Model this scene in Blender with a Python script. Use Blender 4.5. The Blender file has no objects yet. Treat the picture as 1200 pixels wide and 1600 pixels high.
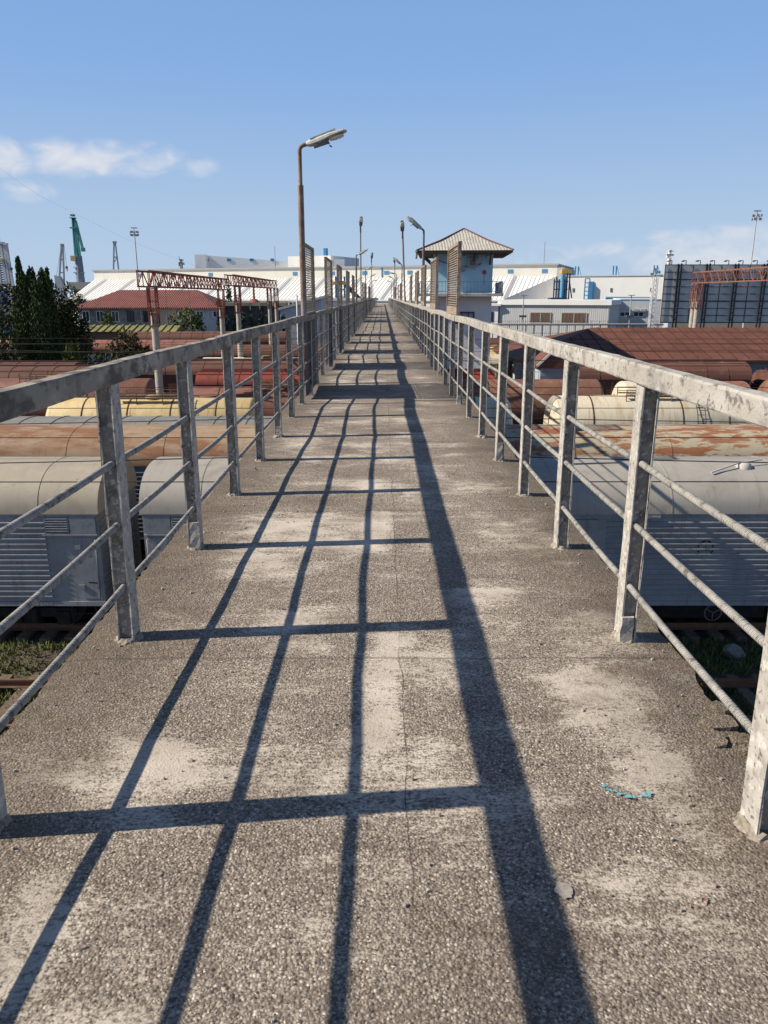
import bpy, bmesh, math, random
from mathutils import Vector, Matrix, noise
R = math.radians
random.seed(7)
sc = bpy.context.scene
COL = sc.collection
G = -6.88                      # yard level below the footbridge deck (deck top = 0)
# ------------------------------------------------------------------ camera
EYE = Vector((0, 0, 1.72)); PITCH = R(15.7); FPX = 1202.0
cd = bpy.data.cameras.new('camera'); cam = bpy.data.objects.new('camera', cd); COL.objects.link(cam)
cd.sensor_fit = 'VERTICAL'; cd.sensor_height = 36.0; cd.lens = 36.0 * FPX / 1600.0
cd.clip_start = 0.05; cd.clip_end = 12000
cam.location = EYE; cam.rotation_euler = (R(90) - PITCH, 0, R(-0.1)); sc.camera = cam
# ------------------------------------------------------------------ light
EL = R(37.7); AZ = R(5.6)
SUN = Vector((-math.cos(EL) * math.cos(AZ), -math.cos(EL) * math.sin(AZ), math.sin(EL)))
ld = bpy.data.lights.new('sun', 'SUN'); ld.energy = 5.0; ld.angle = R(0.53); ld.color = (1.0, 0.905, 0.745)
lo = bpy.data.objects.new('sun', ld); COL.objects.link(lo); lo.rotation_euler = (-SUN).to_track_quat('-Z', 'Y').to_euler(); lo.location = (-30, -5, 40)
sc.view_settings.view_transform = 'Standard'; sc.view_settings.look = 'None'
sc.view_settings.exposure = 0.42; sc.view_settings.gamma = 1.0
SKY = 0.09
w = bpy.data.worlds.new('World'); sc.world = w; w.use_nodes = True

def at(u, v, Y):
    """world point at distance Y along the bridge seen at photograph position u, v"""
    x = (u - 600.0) / FPX; y = (800.0 - v) / FPX
    a = R(0.1)
    dx, dy, dz = x, math.cos(PITCH) + y * math.sin(PITCH), -math.sin(PITCH) + y * math.cos(PITCH)
    dx, dy = dx * math.cos(a) + dy * math.sin(a), -dx * math.sin(a) + dy * math.cos(a)
    t = Y / dy
    return Vector((dx * t, Y, EYE.z + dz * t))
def ax(u, Y, v=470): return at(u, v, Y).x
def az(v, Y, u=600): return at(u, v, Y).z

# ---- sky: Nishita with soft clouds
def build_sky():
    nt = w.node_tree; N = nt.nodes; L = nt.links
    bg = N['Background']; bg.inputs['Strength'].default_value = SKY
    sky = N.new('ShaderNodeTexSky'); sky.sky_type = 'NISHITA'; sky.sun_disc = False
    sky.sun_elevation = EL; sky.sun_rotation = math.atan2(SUN.x, SUN.y)
    sky.air_density = 0.75; sky.dust_density = 0.1; sky.ozone_density = 4.0; sky.altitude = 20
    tc = N.new('ShaderNodeTexCoord'); sep = N.new('ShaderNodeSeparateXYZ'); L.new(tc.outputs['Generated'], sep.inputs[0])
    def m(op, a, b=None, c=None):
        n = N.new('ShaderNodeMath'); n.operation = op
        for i, q in enumerate((a, b, c)):
            if q is None: continue
            if isinstance(q, (int, float)): n.inputs[i].default_value = q
            else: L.new(q, n.inputs[i])
        return n.outputs[0]
    azi = m('ARCTAN2', sep.outputs[0], sep.outputs[1]); ele = m('ARCSINE', sep.outputs[2])
    cmb = N.new('ShaderNodeCombineXYZ'); L.new(azi, cmb.inputs[0]); L.new(m('MULTIPLY', ele, 1.7), cmb.inputs[1])
    def nz(scale, det, dist=0.0):
        n = N.new('ShaderNodeTexNoise'); n.inputs['Scale'].default_value = scale; n.inputs['Detail'].default_value = det
        n.inputs['Distortion'].default_value = dist; L.new(cmb.outputs[0], n.inputs['Vector']); return n.outputs['Fac']
    # aerosol veil below 40 degrees, paler sea haze close to the horizon
    def veil(src, e0, e1, amt, colr):
        r_ = N.new('ShaderNodeMapRange'); r_.interpolation_type = 'SMOOTHSTEP'; r_.inputs[1].default_value = R(e0); r_.inputs[2].default_value = R(e1); r_.inputs[4].default_value = amt
        L.new(ele, r_.inputs[0]); h_ = N.new('ShaderNodeMix'); h_.data_type = 'RGBA'; k_ = 1 / (SKY * 2 ** sc.view_settings.exposure); h_.inputs[7].default_value = (colr[0] * k_, colr[1] * k_, colr[2] * k_, 1)
        L.new(r_.outputs[0], h_.inputs[0]); L.new(src, h_.inputs[6]); return h_.outputs[2]
    veiled = veil(veil(sky.outputs[0], 38, 13, .92, (.245, .435, .78)), 16.5, 0, .95, (.475, .61, .765))
    n1 = nz(26, 9, .5); n2 = nz(8, 7, .3)
    tot = None
    blobs = [(10, 244, 70, 40, .95), (95, 247, 75, 40, .95), (165, 246, 90, 36, .62), (235, 250, 75, 38, .66), (295, 258, 60, 28, .5), (45, 298, 60, 26, .5),
             (-60, 240, 70, 45, .9), (1120, 388, 190, 44, .80), (1290, 378, 210, 54, .9), (1010, 400, 200, 34, .55), (880, 402, 180, 36, .36), (1100, 430, 380, 70, .5)]
    for (u, v, ru, rv, amt) in blobs:
        d = (at(u, v, 100) - EYE).normalized(); du = (at(u + ru, v, 100) - EYE).normalized(); dv = (at(u, v - rv, 100) - EYE).normalized()
        a0 = math.atan2(d.x, d.y); e0 = math.asin(d.z)
        ra = abs(math.atan2(du.x, du.y) - a0); re = abs(math.asin(dv.z) - e0)
        qa = m('POWER', m('ABSOLUTE', m('DIVIDE', m('SUBTRACT', azi, a0), ra)), 2.0); qe = m('POWER', m('ABSOLUTE', m('DIVIDE', m('SUBTRACT', ele, e0), re)), 2.0)
        f = m('MULTIPLY', m('MAXIMUM', m('SUBTRACT', 1.0, m('ADD', qa, qe)), 0.0), amt)
        tot = f if tot is None else m('MAXIMUM', tot, f)
    nn = m('ADD', m('MULTIPLY', m('SUBTRACT', n1, .5), 1.7), m('MULTIPLY', m('SUBTRACT', n2, .5), 1.0))
    fac = N.new('ShaderNodeMapRange'); fac.interpolation_type = 'SMOOTHSTEP'
    fac.inputs[1].default_value = .10; fac.inputs[2].default_value = 1.25
    L.new(m('ADD', tot, m('MULTIPLY', m('MINIMUM', m('MULTIPLY', tot, 3.0), 1.0), nn)), fac.inputs[0])
    mix = N.new('ShaderNodeMix'); mix.data_type = 'RGBA'
    kc = 1 / (SKY * 2 ** sc.view_settings.exposure); mix.inputs[7].default_value = (.80 * kc, .80 * kc, .83 * kc, 1)
    L.new(m('MULTIPLY', fac.outputs[0], .88), mix.inputs[0]); L.new(veiled, mix.inputs[6]); L.new(mix.outputs[2], bg.inputs['Color'])
build_sky()

# ------------------------------------------------------------------ materials
MATS = {}
def M(name, col, rough=.85, metal=0.0, layers=(), bump=None, spec=.3, obj=False):
    """base colour with stains of their own shape: layers = (colour, scale, lo, hi, amount, stretch)"""
    if name in MATS: return MATS[name]
    mt = bpy.data.materials.new(name); mt.use_nodes = True; nt = mt.node_tree; N = nt.nodes; L = nt.links
    b = N['Principled BSDF']; b.inputs['Roughness'].default_value = rough; b.inputs['Metallic'].default_value = metal
    b.inputs['Specular IOR Level'].default_value = spec; b.inputs['Base Color'].default_value = (*col, 1)
    if obj:
        g = N.new('ShaderNodeTexCoord'); pos = g.outputs['Object']
    else:
        g = N.new('ShaderNodeNewGeometry'); pos = g.outputs['Position']
    cur = None
    for i, ly in enumerate(layers):
        c, s, lo_, hi_, amt = ly[:5]; st = ly[5] if len(ly) > 5 else (1, 1, 1)
        mp = N.new('ShaderNodeMapping'); mp.inputs['Scale'].default_value = st; mp.inputs['Location'].default_value = (i * 3.7 + len(name), i * 1.3, i * 2.1)
        L.new(pos, mp.inputs['Vector'])
        n = N.new('ShaderNodeTexNoise'); n.inputs['Scale'].default_value = s; n.inputs['Detail'].default_value = 7; n.inputs['Roughness'].default_value = .62
        L.new(mp.outputs[0], n.inputs['Vector'])
        r = N.new('ShaderNodeMapRange'); r.inputs[1].default_value = lo_; r.inputs[2].default_value = hi_; r.inputs[4].default_value = amt
        L.new(n.outputs['Fac'], r.inputs[0])
        x = N.new('ShaderNodeMix'); x.data_type = 'RGBA'; L.new(r.outputs[0], x.inputs[0]); x.inputs[7].default_value = (*c, 1)
        if cur is None: x.inputs[6].default_value = (*col, 1)
        else: L.new(cur, x.inputs[6])
        cur = x.outputs[2]
    if cur is not None: L.new(cur, b.inputs['Base Color'])
    if bump:
        n = N.new('ShaderNodeTexNoise'); n.inputs['Scale'].default_value = bump[0]; n.inputs['Detail'].default_value = 5
        L.new(pos, n.inputs['Vector'])
        bp = N.new('ShaderNodeBump'); bp.inputs['Strength'].default_value = bump[1]; bp.inputs['Distance'].default_value = bump[2]
        L.new(n.outputs['Fac'], bp.inputs['Height']); L.new(bp.outputs[0], b.inputs['Normal'])
    MATS[name] = mt; return mt

def floor_pt(u, v):
    d = at(u, v, 10) - EYE; return EYE + d * (-EYE.z / d.z)
PATCHES = []
for (u, v, ru, rv, amp) in ((985, 1010, 130, 75, .23), (960, 1120, 110, 110, .22), (1030, 1200, 90, 70, .19), (880, 1060, 90, 50, .12), (1090, 1290, 60, 50, .14), (590, 1080, 45, 90, .17), (470, 985, 110, 45, .10), (200, 1230, 130, 110, .15), (30, 1470, 110, 150, .19), (620, 1000, 40, 30, .12),
                           (470, 835, 150, 55, .15), (590, 830, 30, 45, .14), (820, 820, 90, 40, .15), (660, 760, 120, 35, .08), (420, 690, 110, 25, .12), (620, 690, 90, 20, .10), (760, 940, 70, 50, .12), (400, 890, 90, 30, .10), (1120, 1450, 90, 90, .16), (1010, 1370, 130, 50, .11), (500, 1440, 40, 50, .10),
                           (320, 1130, 90, 60, -.10), (1080, 1010, 60, 70, -.10), (300, 1480, 200, 90, -.06), (760, 1350, 200, 120, -.05), (560, 910, 90, 35, -.08), (700, 880, 60, 30, -.06)):
    c_ = floor_pt(u, v); PATCHES.append((c_.x, c_.y, abs(floor_pt(u + ru, v).x - c_.x), (floor_pt(u, v - rv).y - floor_pt(u, v + rv).y) / 2, amp))
def deck_material():
    mt = bpy.data.materials.new('exposed_aggregate'); mt.use_nodes = True; nt = mt.node_tree; N = nt.nodes; L = nt.links
    b = N['Principled BSDF']; b.inputs['Roughness'].default_value = .9; b.inputs['Specular IOR Level'].default_value = .25
    geo = N.new('ShaderNodeNewGeometry'); pos = geo.outputs['Position']; sep = N.new('ShaderNodeSeparateXYZ'); L.new(pos, sep.inputs[0])
    def m(op, a, b_=None, clamp=False):
        n = N.new('ShaderNodeMath'); n.operation = op; n.use_clamp = clamp
        for i, q in enumerate((a, b_)):
            if q is None: continue
            if isinstance(q, (int, float)): n.inputs[i].default_value = q
            else: L.new(q, n.inputs[i])
        return n.outputs[0]
    def nz(scale, det=6, st=(1, 1, 1), loc=(0, 0, 0), rough=.6):
        mp = N.new('ShaderNodeMapping'); mp.inputs['Scale'].default_value = st; mp.inputs['Location'].default_value = loc; L.new(pos, mp.inputs['Vector'])
        n = N.new('ShaderNodeTexNoise'); n.inputs['Scale'].default_value = scale; n.inputs['Detail'].default_value = det; n.inputs['Roughness'].default_value = rough
        L.new(mp.outputs[0], n.inputs['Vector']); return n.outputs['Fac']
    def mr(x, lo_, hi_, a=0., c=1.):
        n = N.new('ShaderNodeMapRange'); n.inputs[1].default_value = lo_; n.inputs[2].default_value = hi_; n.inputs[3].default_value = a; n.inputs[4].default_value = c
        L.new(x, n.inputs[0]); return n.outputs[0]
    def mix(f, a, c):
        n = N.new('ShaderNodeMix'); n.data_type = 'RGBA'
        if isinstance(f, float): n.inputs[0].default_value = f
        else: L.new(f, n.inputs[0])
        for i, q in ((6, a), (7, c)):
            if isinstance(q, tuple): n.inputs[i].default_value = (*q, 1)
            else: L.new(q, n.inputs[i])
        return n.outputs[2]
    # warp for organic stones
    def vor(scale):
        v = N.new('ShaderNodeTexVoronoi'); v.inputs['Scale'].default_value = scale; v.inputs['Randomness'].default_value = 1.0
        L.new(pos, v.inputs['Vector']); return v
    v1 = vor(104); v2 = vor(190)
    s1 = N.new('ShaderNodeSeparateColor'); L.new(v1.outputs['Color'], s1.inputs[0])
    s2 = N.new('ShaderNodeSeparateColor'); L.new(v2.outputs['Color'], s2.inputs[0])
    def ramp(x, stops):
        r = N.new('ShaderNodeValToRGB'); el = r.color_ramp.elements
        while len(el) < len(stops): el.new(.5)
        for e, (p, c) in zip(el, stops): e.position = p; e.color = (*c, 1)
        L.new(x, r.inputs[0]); return r.outputs[0]
    st = [(0, (.07, .058, .048)), (.20, (.16, .134, .112)), (.5, (.305, .258, .213)), (.78, (.44, .37, .303)), (.93, (.55, .475, .40)), (1, (.74, .67, .58))]
    stones = ramp(s1.outputs[0], st); fines = ramp(s2.outputs[0], st)
    stones = mix(mr(s1.outputs[1], .45, .5), stones, fines)
    gap = mr(v1.outputs['Distance'], .25, .75, 0., .65)
    stones = mix(gap, stones, (.13, .104, .082))
    # large tone drift
    stones = mix(mr(nz(.9, 5, (1, .7, 1)), .42, .70, 0., .42), stones, (.10, .076, .058))
    # pale cement laitance left in streaks between the stones, swept across the deck
    big = nz(1.25, 6, (.8, 1.25, 1), (4.3, 1.2, 0), .66); mid = nz(6, 8, (.55, 1.6, 1), (1, 7, 0), .7); fine = nz(60, 6, (.75, 1.25, 1), (0, 0, 0), .7)
    seamside = mr(m('SUBTRACT', sep.outputs[0], .085), -.004, .004, .012, -.012)
    cem = m('ADD', m('ADD', m('MULTIPLY', big, .95), m('MULTIPLY', mid, .5)), m('MULTIPLY', fine, .78))
    cem = m('ADD', cem, seamside)
    # where the worn pale skin survives: single patches lying on this deck (x, y, half sizes, strength)
    def bump(px, py, rx_, ry_, amp):
        q = m('ADD', m('POWER', m('DIVIDE', m('SUBTRACT', sep.outputs[0], px), rx_), 2.0), m('POWER', m('DIVIDE', m('SUBTRACT', sep.outputs[1], py), ry_), 2.0))
        return m('MULTIPLY', m('MAXIMUM', m('SUBTRACT', 1.0, q), 0.0), amp)
    for pb in PATCHES: cem = m('ADD', cem, bump(*pb))
    # worn middle, dirty margins
    edge = m('ABSOLUTE', m('ADD', sep.outputs[0], .03)); edgef = mr(m('ADD', edge, m('MULTIPLY', m('SUBTRACT', nz(2.2, 5), .5), .9)), .85, 1.45)
    cem = m('SUBTRACT', cem, m('MULTIPLY', edgef, .10))
    cemf = mr(cem, 1.15, 1.27, 0., .90)
    cemcol = mix(mr(nz(3, 4), .35, .65), (.45, .388, .325), (.60, .53, .455))
    col = mix(cemf, stones, cemcol)
    col = mix(m('MULTIPLY', edgef, .62), col, (.10, .073, .052))
    # brown lichen stains
    lich = m('ADD', m('MULTIPLY', nz(1.6, 6, (.8, 1.2, 1), (12, 3, 0), .66), .8), m('MULTIPLY', nz(30, 5, (1, 1, 1), (2, 2, 0)), .3))
    col = mix(mr(lich, .57, .70, 0., .55), col, (.105, .076, .057))
    # moss freckles near the edges
    col = mix(m('MULTIPLY', m('MULTIPLY', edgef, mr(nz(9, 6, (1, 1, 1), (9, 0, 0)), .56, .66)), .6), col, (.07, .075, .03))
    # longitudinal joint and a wandering crack along it
    wob = m('MULTIPLY', m('SUBTRACT', nz(2.4, 5, (0, 1, 0)), .5), .07)
    seam = m('ABSOLUTE', m('SUBTRACT', m('SUBTRACT', sep.outputs[0], .088), wob))
    sf = m('MULTIPLY', mr(seam, .001, .0042, 1., 0.), mr(nz(1.3, 4, (0, 1, 0), (0, 5, 0)), .40, .52))
    col = mix(m('MULTIPLY', sf, .7), col, (.03, .025, .02))
    # transverse construction joints every 5.4 m
    yj = m('ABSOLUTE', m('SUBTRACT', m('FRACT', m('DIVIDE', m('ADD', sep.outputs[1], m('MULTIPLY', m('SUBTRACT', nz(3, 3, (1, 0, 0)), .5), .06)), 2.7)), .28))
    col = mix(m('MULTIPLY', mr(yj, .001, .0055, 1., 0.), .45), col, (.04, .034, .028))
    L.new(col, b.inputs['Base Color'])
    h = m('ADD', m('MULTIPLY', m('SUBTRACT', 1.0, mr(v1.outputs['Distance'], .1, .8)), m('SUBTRACT', 1.0, m('MULTIPLY', cemf, .75))), m('MULTIPLY', fine, .5))
    bp = N.new('ShaderNodeBump'); bp.inputs['Strength'].default_value = .8; bp.inputs['Distance'].default_value = .0045
    L.new(h, bp.inputs['Height']); L.new(bp.outputs[0], b.inputs['Normal'])
    MATS['deck'] = mt; return mt

def rebar_material():
    mt = M('whitewashed_rebar', (.40, .38, .35), .85, 0, [((.09, .08, .07), 26, .5, .62, .75), ((.56, .53, .48), 9, .5, .6, .6)])
    nt = mt.node_tree; N = nt.nodes; L = nt.links; b = N['Principled BSDF']
    g = N.new('ShaderNodeNewGeometry'); wv = N.new('ShaderNodeTexWave'); wv.bands_direction = 'Y'; wv.inputs['Scale'].default_value = 17; wv.inputs['Distortion'].default_value = .8
    wv.inputs['Detail'].default_value = 1
    L.new(g.outputs['Position'], wv.inputs['Vector']); bp = N.new('ShaderNodeBump'); bp.inputs['Strength'].default_value = 1.0; bp.inputs['Distance'].default_value = .012
    L.new(wv.outputs['Fac'], bp.inputs['Height']); L.new(bp.outputs[0], b.inputs['Normal']); return mt

# ------------------------------------------------------------------ mesh helpers
class MB:
    def __init__(s): s.v = []; s.f = []; s.sm = []
    def add(s, vs, fs, smooth=False):
        o = len(s.v); s.v += [tuple(p) for p in vs]; s.f += [tuple(i + o for i in q) for q in fs]; s.sm += [smooth] * len(fs); return s
    def box(s, x0, x1, y0, y1, z0, z1):
        vs = [(x0, y0, z0), (x1, y0, z0), (x1, y1, z0), (x0, y1, z0), (x0, y0, z1), (x1, y0, z1), (x1, y1, z1), (x0, y1, z1)]
        return s.add(vs, [(3, 2, 1, 0), (4, 5, 6, 7), (0, 1, 5, 4), (1, 2, 6, 5), (2, 3, 7, 6), (3, 0, 4, 7)])
    def bar(s, p0, p1, w_, h_=None, up=(0, 0, 1)):
        h_ = h_ or w_; p0 = Vector(p0); p1 = Vector(p1); d = (p1 - p0).normalized(); u = Vector(up)
        if abs(d.dot(u)) > .98: u = Vector((1, 0, 0))
        a = d.cross(u).normalized() * w_ / 2; c = a.normalized().cross(d).normalized() * h_ / 2
        vs = [p0 - a - c, p0 + a - c, p0 + a + c, p0 - a + c, p1 - a - c, p1 + a - c, p1 + a + c, p1 - a + c]
        return s.add(vs, [(3, 2, 1, 0), (4, 5, 6, 7), (0, 1, 5, 4), (1, 2, 6, 5), (2, 3, 7, 6), (3, 0, 4, 7)])
    def tube(s, pts, rad, n=8, caps=True):
        pts = [Vector(p) for p in pts]; k = len(pts); rs = rad if isinstance(rad, (list, tuple)) else [rad] * k
        vs = []; ref = None
        for i, p in enumerate(pts):
            d = (pts[min(i + 1, k - 1)] - pts[max(i - 1, 0)]).normalized()
            if ref is None: ref = Vector((0, 0, 1)) if abs(d.z) < .9 else Vector((1, 0, 0))
            a = d.cross(ref).normalized(); c = a.cross(d).normalized()
            vs += [p + a * math.cos(2 * math.pi * j / n) * rs[i] + c * math.sin(2 * math.pi * j / n) * rs[i] for j in range(n)]
        fs = [(i * n + j, i * n + (j + 1) % n, (i + 1) * n + (j + 1) % n, (i + 1) * n + j) for i in range(k - 1) for j in range(n)]
        s.add(vs, fs, True)
        if caps:
            s.add(vs[:n], [tuple(range(n))]); s.add(vs[-n:], [tuple(reversed(range(n)))])
        return s
    def prism(s, prof, x0, x1, smooth=False, closed=False, caps=True, seg=1):
        """profile of (y, z) swept along x"""
        n = len(prof); vs = []
        for k in range(seg + 1):
            x = x0 + (x1 - x0) * k / seg; vs += [(x, y, z) for (y, z) in prof]
        m = n if closed else n - 1
        fs = [(k * n + j, k * n + (j + 1) % n, (k + 1) * n + (j + 1) % n, (k + 1) * n + j) for k in range(seg) for j in range(m)]
        s.add(vs, fs, smooth)
        if caps:
            s.add([(x0, y, z) for y, z in prof], [tuple(range(n))]); s.add([(x1, y, z) for y, z in prof], [tuple(reversed(range(n)))])
        return s
    def lathex(s, prof, cy, cz, n=28):
        """(x, r) turned about the x axis"""
        vs = []
        for (x, r) in prof: vs += [(x, cy + r * math.cos(2 * math.pi * j / n), cz + r * math.sin(2 * math.pi * j / n)) for j in range(n)]
        fs = [(i * n + j, i * n + (j + 1) % n, (i + 1) * n + (j + 1) % n, (i + 1) * n + j) for i in range(len(prof) - 1) for j in range(n)]
        return s.add(vs, fs, True)
    def lathez(s, prof, cx, cy, n=20, smooth=True):
        vs = []
        for (z, r) in prof: vs += [(cx + r * math.cos(2 * math.pi * j / n), cy + r * math.sin(2 * math.pi * j / n), z) for j in range(n)]
        fs = [(i * n + j, i * n + (j + 1) % n, (i + 1) * n + (j + 1) % n, (i + 1) * n + j) for i in range(len(prof) - 1) for j in range(n)]
        return s.add(vs, fs, smooth)
    def poly(s, *pts): return s.add(pts, [tuple(range(len(pts)))])
    def xf(s, mat):
        s.v = [tuple(mat @ Vector(p)) for p in s.v]; return s
    def mesh(s, name):
        me = bpy.data.meshes.new(name); me.from_pydata(s.v, [], s.f)
        me.polygons.foreach_set('use_smooth', s.sm); me.update(); return me
    def build(s, name, mat, parent=None):
        me = s.mesh(name); me.materials.append(mat); o = bpy.data.objects.new(name, me); COL.objects.link(o)
        if parent is not None: o.parent = parent
        return o
def fix(o):
    bm = bmesh.new(); bm.from_mesh(o.data); bmesh.ops.recalc_face_normals(bm, faces=bm.faces); bm.to_mesh(o.data); bm.free(); return o
def tag(o, label=None, cat=None, group=None, kind=None):
    if label: o['label'] = label
    if cat: o['category'] = cat
    if group: o['group'] = group
    if kind: o['kind'] = kind
    return o
def thing(name, loc, label, cat, group=None, rz=0):
    o = bpy.data.objects.new(name, None); COL.objects.link(o); o.location = loc; o.rotation_euler = (0, 0, rz); o.empty_display_size = .3
    return tag(o, label, cat, group)
def link(name, me, parent, loc=None):
    o = bpy.data.objects.new(name, me); COL.objects.link(o); o.parent = parent
    if loc is not None: o.location = loc
    return o
def copy_tree(o, parent=None):
    c = o.copy(); COL.objects.link(c); c.parent = parent
    for ch in list(o.children): copy_tree(ch, c)
    return c
def nz3(x, y, z): return noise.noise(Vector((x, y, z)))
def text_mesh(name, body, size, mat, parent, loc, rot, extrude=.004, align='CENTER'):
    cu = bpy.data.curves.new(name, 'FONT'); cu.body = body; cu.size = size; cu.extrude = extrude; cu.align_x = align; cu.align_y = 'CENTER'
    t = bpy.data.objects.new(name + '_tmp', cu); COL.objects.link(t)
    dg = bpy.context.evaluated_depsgraph_get(); me = bpy.data.meshes.new_from_object(t.evaluated_get(dg)); me.name = name
    bpy.data.objects.remove(t); bpy.data.curves.remove(cu)
    me.materials.clear(); me.materials.append(mat); o = bpy.data.objects.new(name, me); COL.objects.link(o); o.parent = parent; o.location = loc; o.rotation_euler = rot
    return o

deck_m = deck_material(); rebar_m = rebar_material()
conc_side = M('weathered_concrete', (.27, .25, .225), .9, 0, [((.12, .105, .09), 5, .45, .65, .7), ((.40, .37, .33), 9, .52, .66, .6)], (60, .5, .01))
rail_l = M('bare_stained_rail', (.31, .27, .22), .9, 0, [((.44, .39, .33), 4.5, .48, .62, .8, (1, .6, 1)), ((.075, .063, .052), 13, .50, .58, .75, (1, .5, 1)), ((.11, .095, .08), 3.2, .48, .60, .65)], (70, .6, .006))  # left rail: darker base than the right one, with darker blotches
rail_m = M('peeling_painted_rail', (.36, .33, .29), .88, 0, [((.46, .44, .41), 4.5, .46, .62, .8, (1, .6, 1)), ((.085, .075, .07), 30, .55, .63, .75, (1, .7, 1)), ((.16, .15, .145), 7, .53, .64, .6), ((.21, .19, .17), 1.7, .5, .66, .4)], (70, .6, .006))
post_m = M('peeling_painted_post', (.42, .395, .36), .88, 0, [((.24, .225, .21), 14, .47, .60, .8), ((.08, .07, .062), 42, .56, .62, .85), ((.60, .57, .52), 22, .55, .63, .75)], (55, .8, .009))
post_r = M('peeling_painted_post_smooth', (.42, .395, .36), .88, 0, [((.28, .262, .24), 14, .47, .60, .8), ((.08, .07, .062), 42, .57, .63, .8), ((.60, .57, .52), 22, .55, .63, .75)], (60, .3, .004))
fill_m = M('bare_rough_concrete_fill', (.25, .222, .19), .92, 0, [((.08, .07, .06), 12, .50, .64, .7), ((.48, .45, .40), 38, .55, .60, .85), ((.29, .265, .225), 20, .53, .62, .7)], (55, .8, .009))  # rough concrete, base colour darkened to paint in shade on the post fronts
rust_pole = M('rusty_painted_pole', (.24, .17, .13), .75, .0, [((.34, .29, .25), 9, .47, .6, .8, (1, 1, .3)), ((.13, .07, .045), 16, .5, .62, .7, (1, 1, .4))], (90, .4, .004))
dark_pole = M('dark_grey_pole', (.13, .12, .115), .7, .0, [((.20, .15, .12), 6, .5, .62, .6)])
lamp_grey = M('lamp_housing_grey', (.47, .47, .43), .55, .0, [((.33, .32, .28), 12, .48, .64, .6)])
lamp_dark = M('lamp_underside', (.16, .16, .16), .6)
lamp_lens = M('lamp_glass_lens', (.70, .70, .68), .15, 0, spec=.6)
mesh_m = M('rusty_wire_mesh', (.30, .235, .175), .85, .0, [((.40, .33, .255), 8, .45, .62, .8), ((.09, .055, .04), 20, .5, .64, .6)])
frame_m = M('rusty_screen_frame', (.29, .225, .17), .85, 0, [((.38, .32, .25), 7, .45, .6, .7), ((.10, .06, .045), 14, .5, .62, .7)])
panel_m = M('dark_sheet_panel', (.055, .055, .06), .7, 0, [((.10, .08, .07), 5, .5, .65, .6)])

# ------------------------------------------------------------------ ground
def build_ground():
    ballast = M('ballast_and_dirt', (.085, .068, .052), .95, 0, [((.15, .125, .10), 18, .48, .6, .8), ((.05, .040, .032), .6, .45, .62, .7), ((.055, .065, .022), .9, .52, .62, .6)], (25, .8, .06))
    g = MB(); g.poly((-4000, -1500, G), (4000, -1500, G), (4000, 4000, G), (-4000, 4000, G))
    o = g.build('ground', ballast); tag(o, kind='structure')
    steel = M('rusty_rail_steel', (.16, .075, .042), .65, .2, [((.22, .11, .06), 6, .45, .6, .7)])
    wood = M('old_sleeper_wood', (.17, .13, .095), .95, 0, [((.09, .065, .05), 9, .45, .62, .8)], (30, .7, .02))
    lab = {14.8: 'open railway track in front of the nearest grey wagons, with rusty rails and weathered sleepers', 19.5: 'railway track carrying the nearest row of grey wagons', 25.0: 'railway track carrying the second row of rust streaked wagons'}
    for yc in (14.8, 19.5, 25.0):
        t = thing('railway_track', (0, yc, G), lab[yc], 'railway track', 'railway tracks in the yard')
        for s in (-1, 1):
            y = s * .80; prof = [(-.07, .14), (-.07, .155), (-.012, .18), (-.012, .27), (-.037, .28), (-.037, .32), (.037, .32), (.037, .28), (.012, .27), (.012, .18), (.07, .155), (.07, .14)]
            MB().prism([(y + a, b) for a, b in prof], -40, 40, closed=True).build('rail', steel, t)
        sl = MB()
        for k in range(-56, 57):
            x = k * .62 + random.uniform(-.03, .03); a = random.uniform(-.02, .02)
            sl.bar((x - a, -1.35 + random.uniform(-.05, .05), .06), (x + a, 1.35 + random.uniform(-.05, .05), .06), .25, .15)
        tag(sl.build('sleepers', wood, t), kind='stuff')
build_ground()

def grass(name, label, rects, n, hmin, hmax, cols, matname):
    mb = MB(); rnd = random.Random(3)
    tot = sum((x1 - x0) * (y1 - y0) for x0, x1, y0, y1 in rects)
    for (x0, x1, y0, y1) in rects:
        for _ in range(int(n * (x1 - x0) * (y1 - y0) / tot)):
            x = rnd.uniform(x0, x1); y = rnd.uniform(y0, y1)
            e = min(y - y0, y1 - y, .4) / .4
            if nz3(x * .9, y * .9, 3) + .25 * e < rnd.uniform(-.35, .35): continue
            h = rnd.uniform(hmin, hmax) * (.55 + .45 * e) * (1 + .6 * nz3(x * 2, y * 2, 9)); a = rnd.uniform(0, 6.28); ww = rnd.uniform(.012, .03)
            dx, dy = math.cos(a) * ww, math.sin(a) * ww; lx, ly = rnd.uniform(-.6, .6) * h, rnd.uniform(-.6, .6) * h
            mb.add([(x - dx, y - dy, G - .01), (x + dx, y + dy, G - .01), (x + lx + dx * .5, y + ly + dy * .5, G + h * .7), (x + lx * 1.6, y + ly * 1.6, G + h)], [(0, 1, 2), (0, 2, 3)])
    gm = M(matname, cols[0], .8, 0, [(cols[1], 2.2, .42, .6, .9), (cols[2], 11, .5, .62, .7)])
    tag(mb.build(name, gm), label, 'grass', kind='stuff')
grass('grass', 'strip of grass and weeds growing between the front tracks', [(-12, -2.2, 16.3, 18.2), (1.5, 14, 16.1, 18.4), (-12, -3, 13.4, 15.9), (2, 12, 12.6, 15.8)], 26000, .08, .22, ((.115, .135, .028), (.06, .09, .02), (.20, .19, .055)), 'grass_blades')

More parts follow.
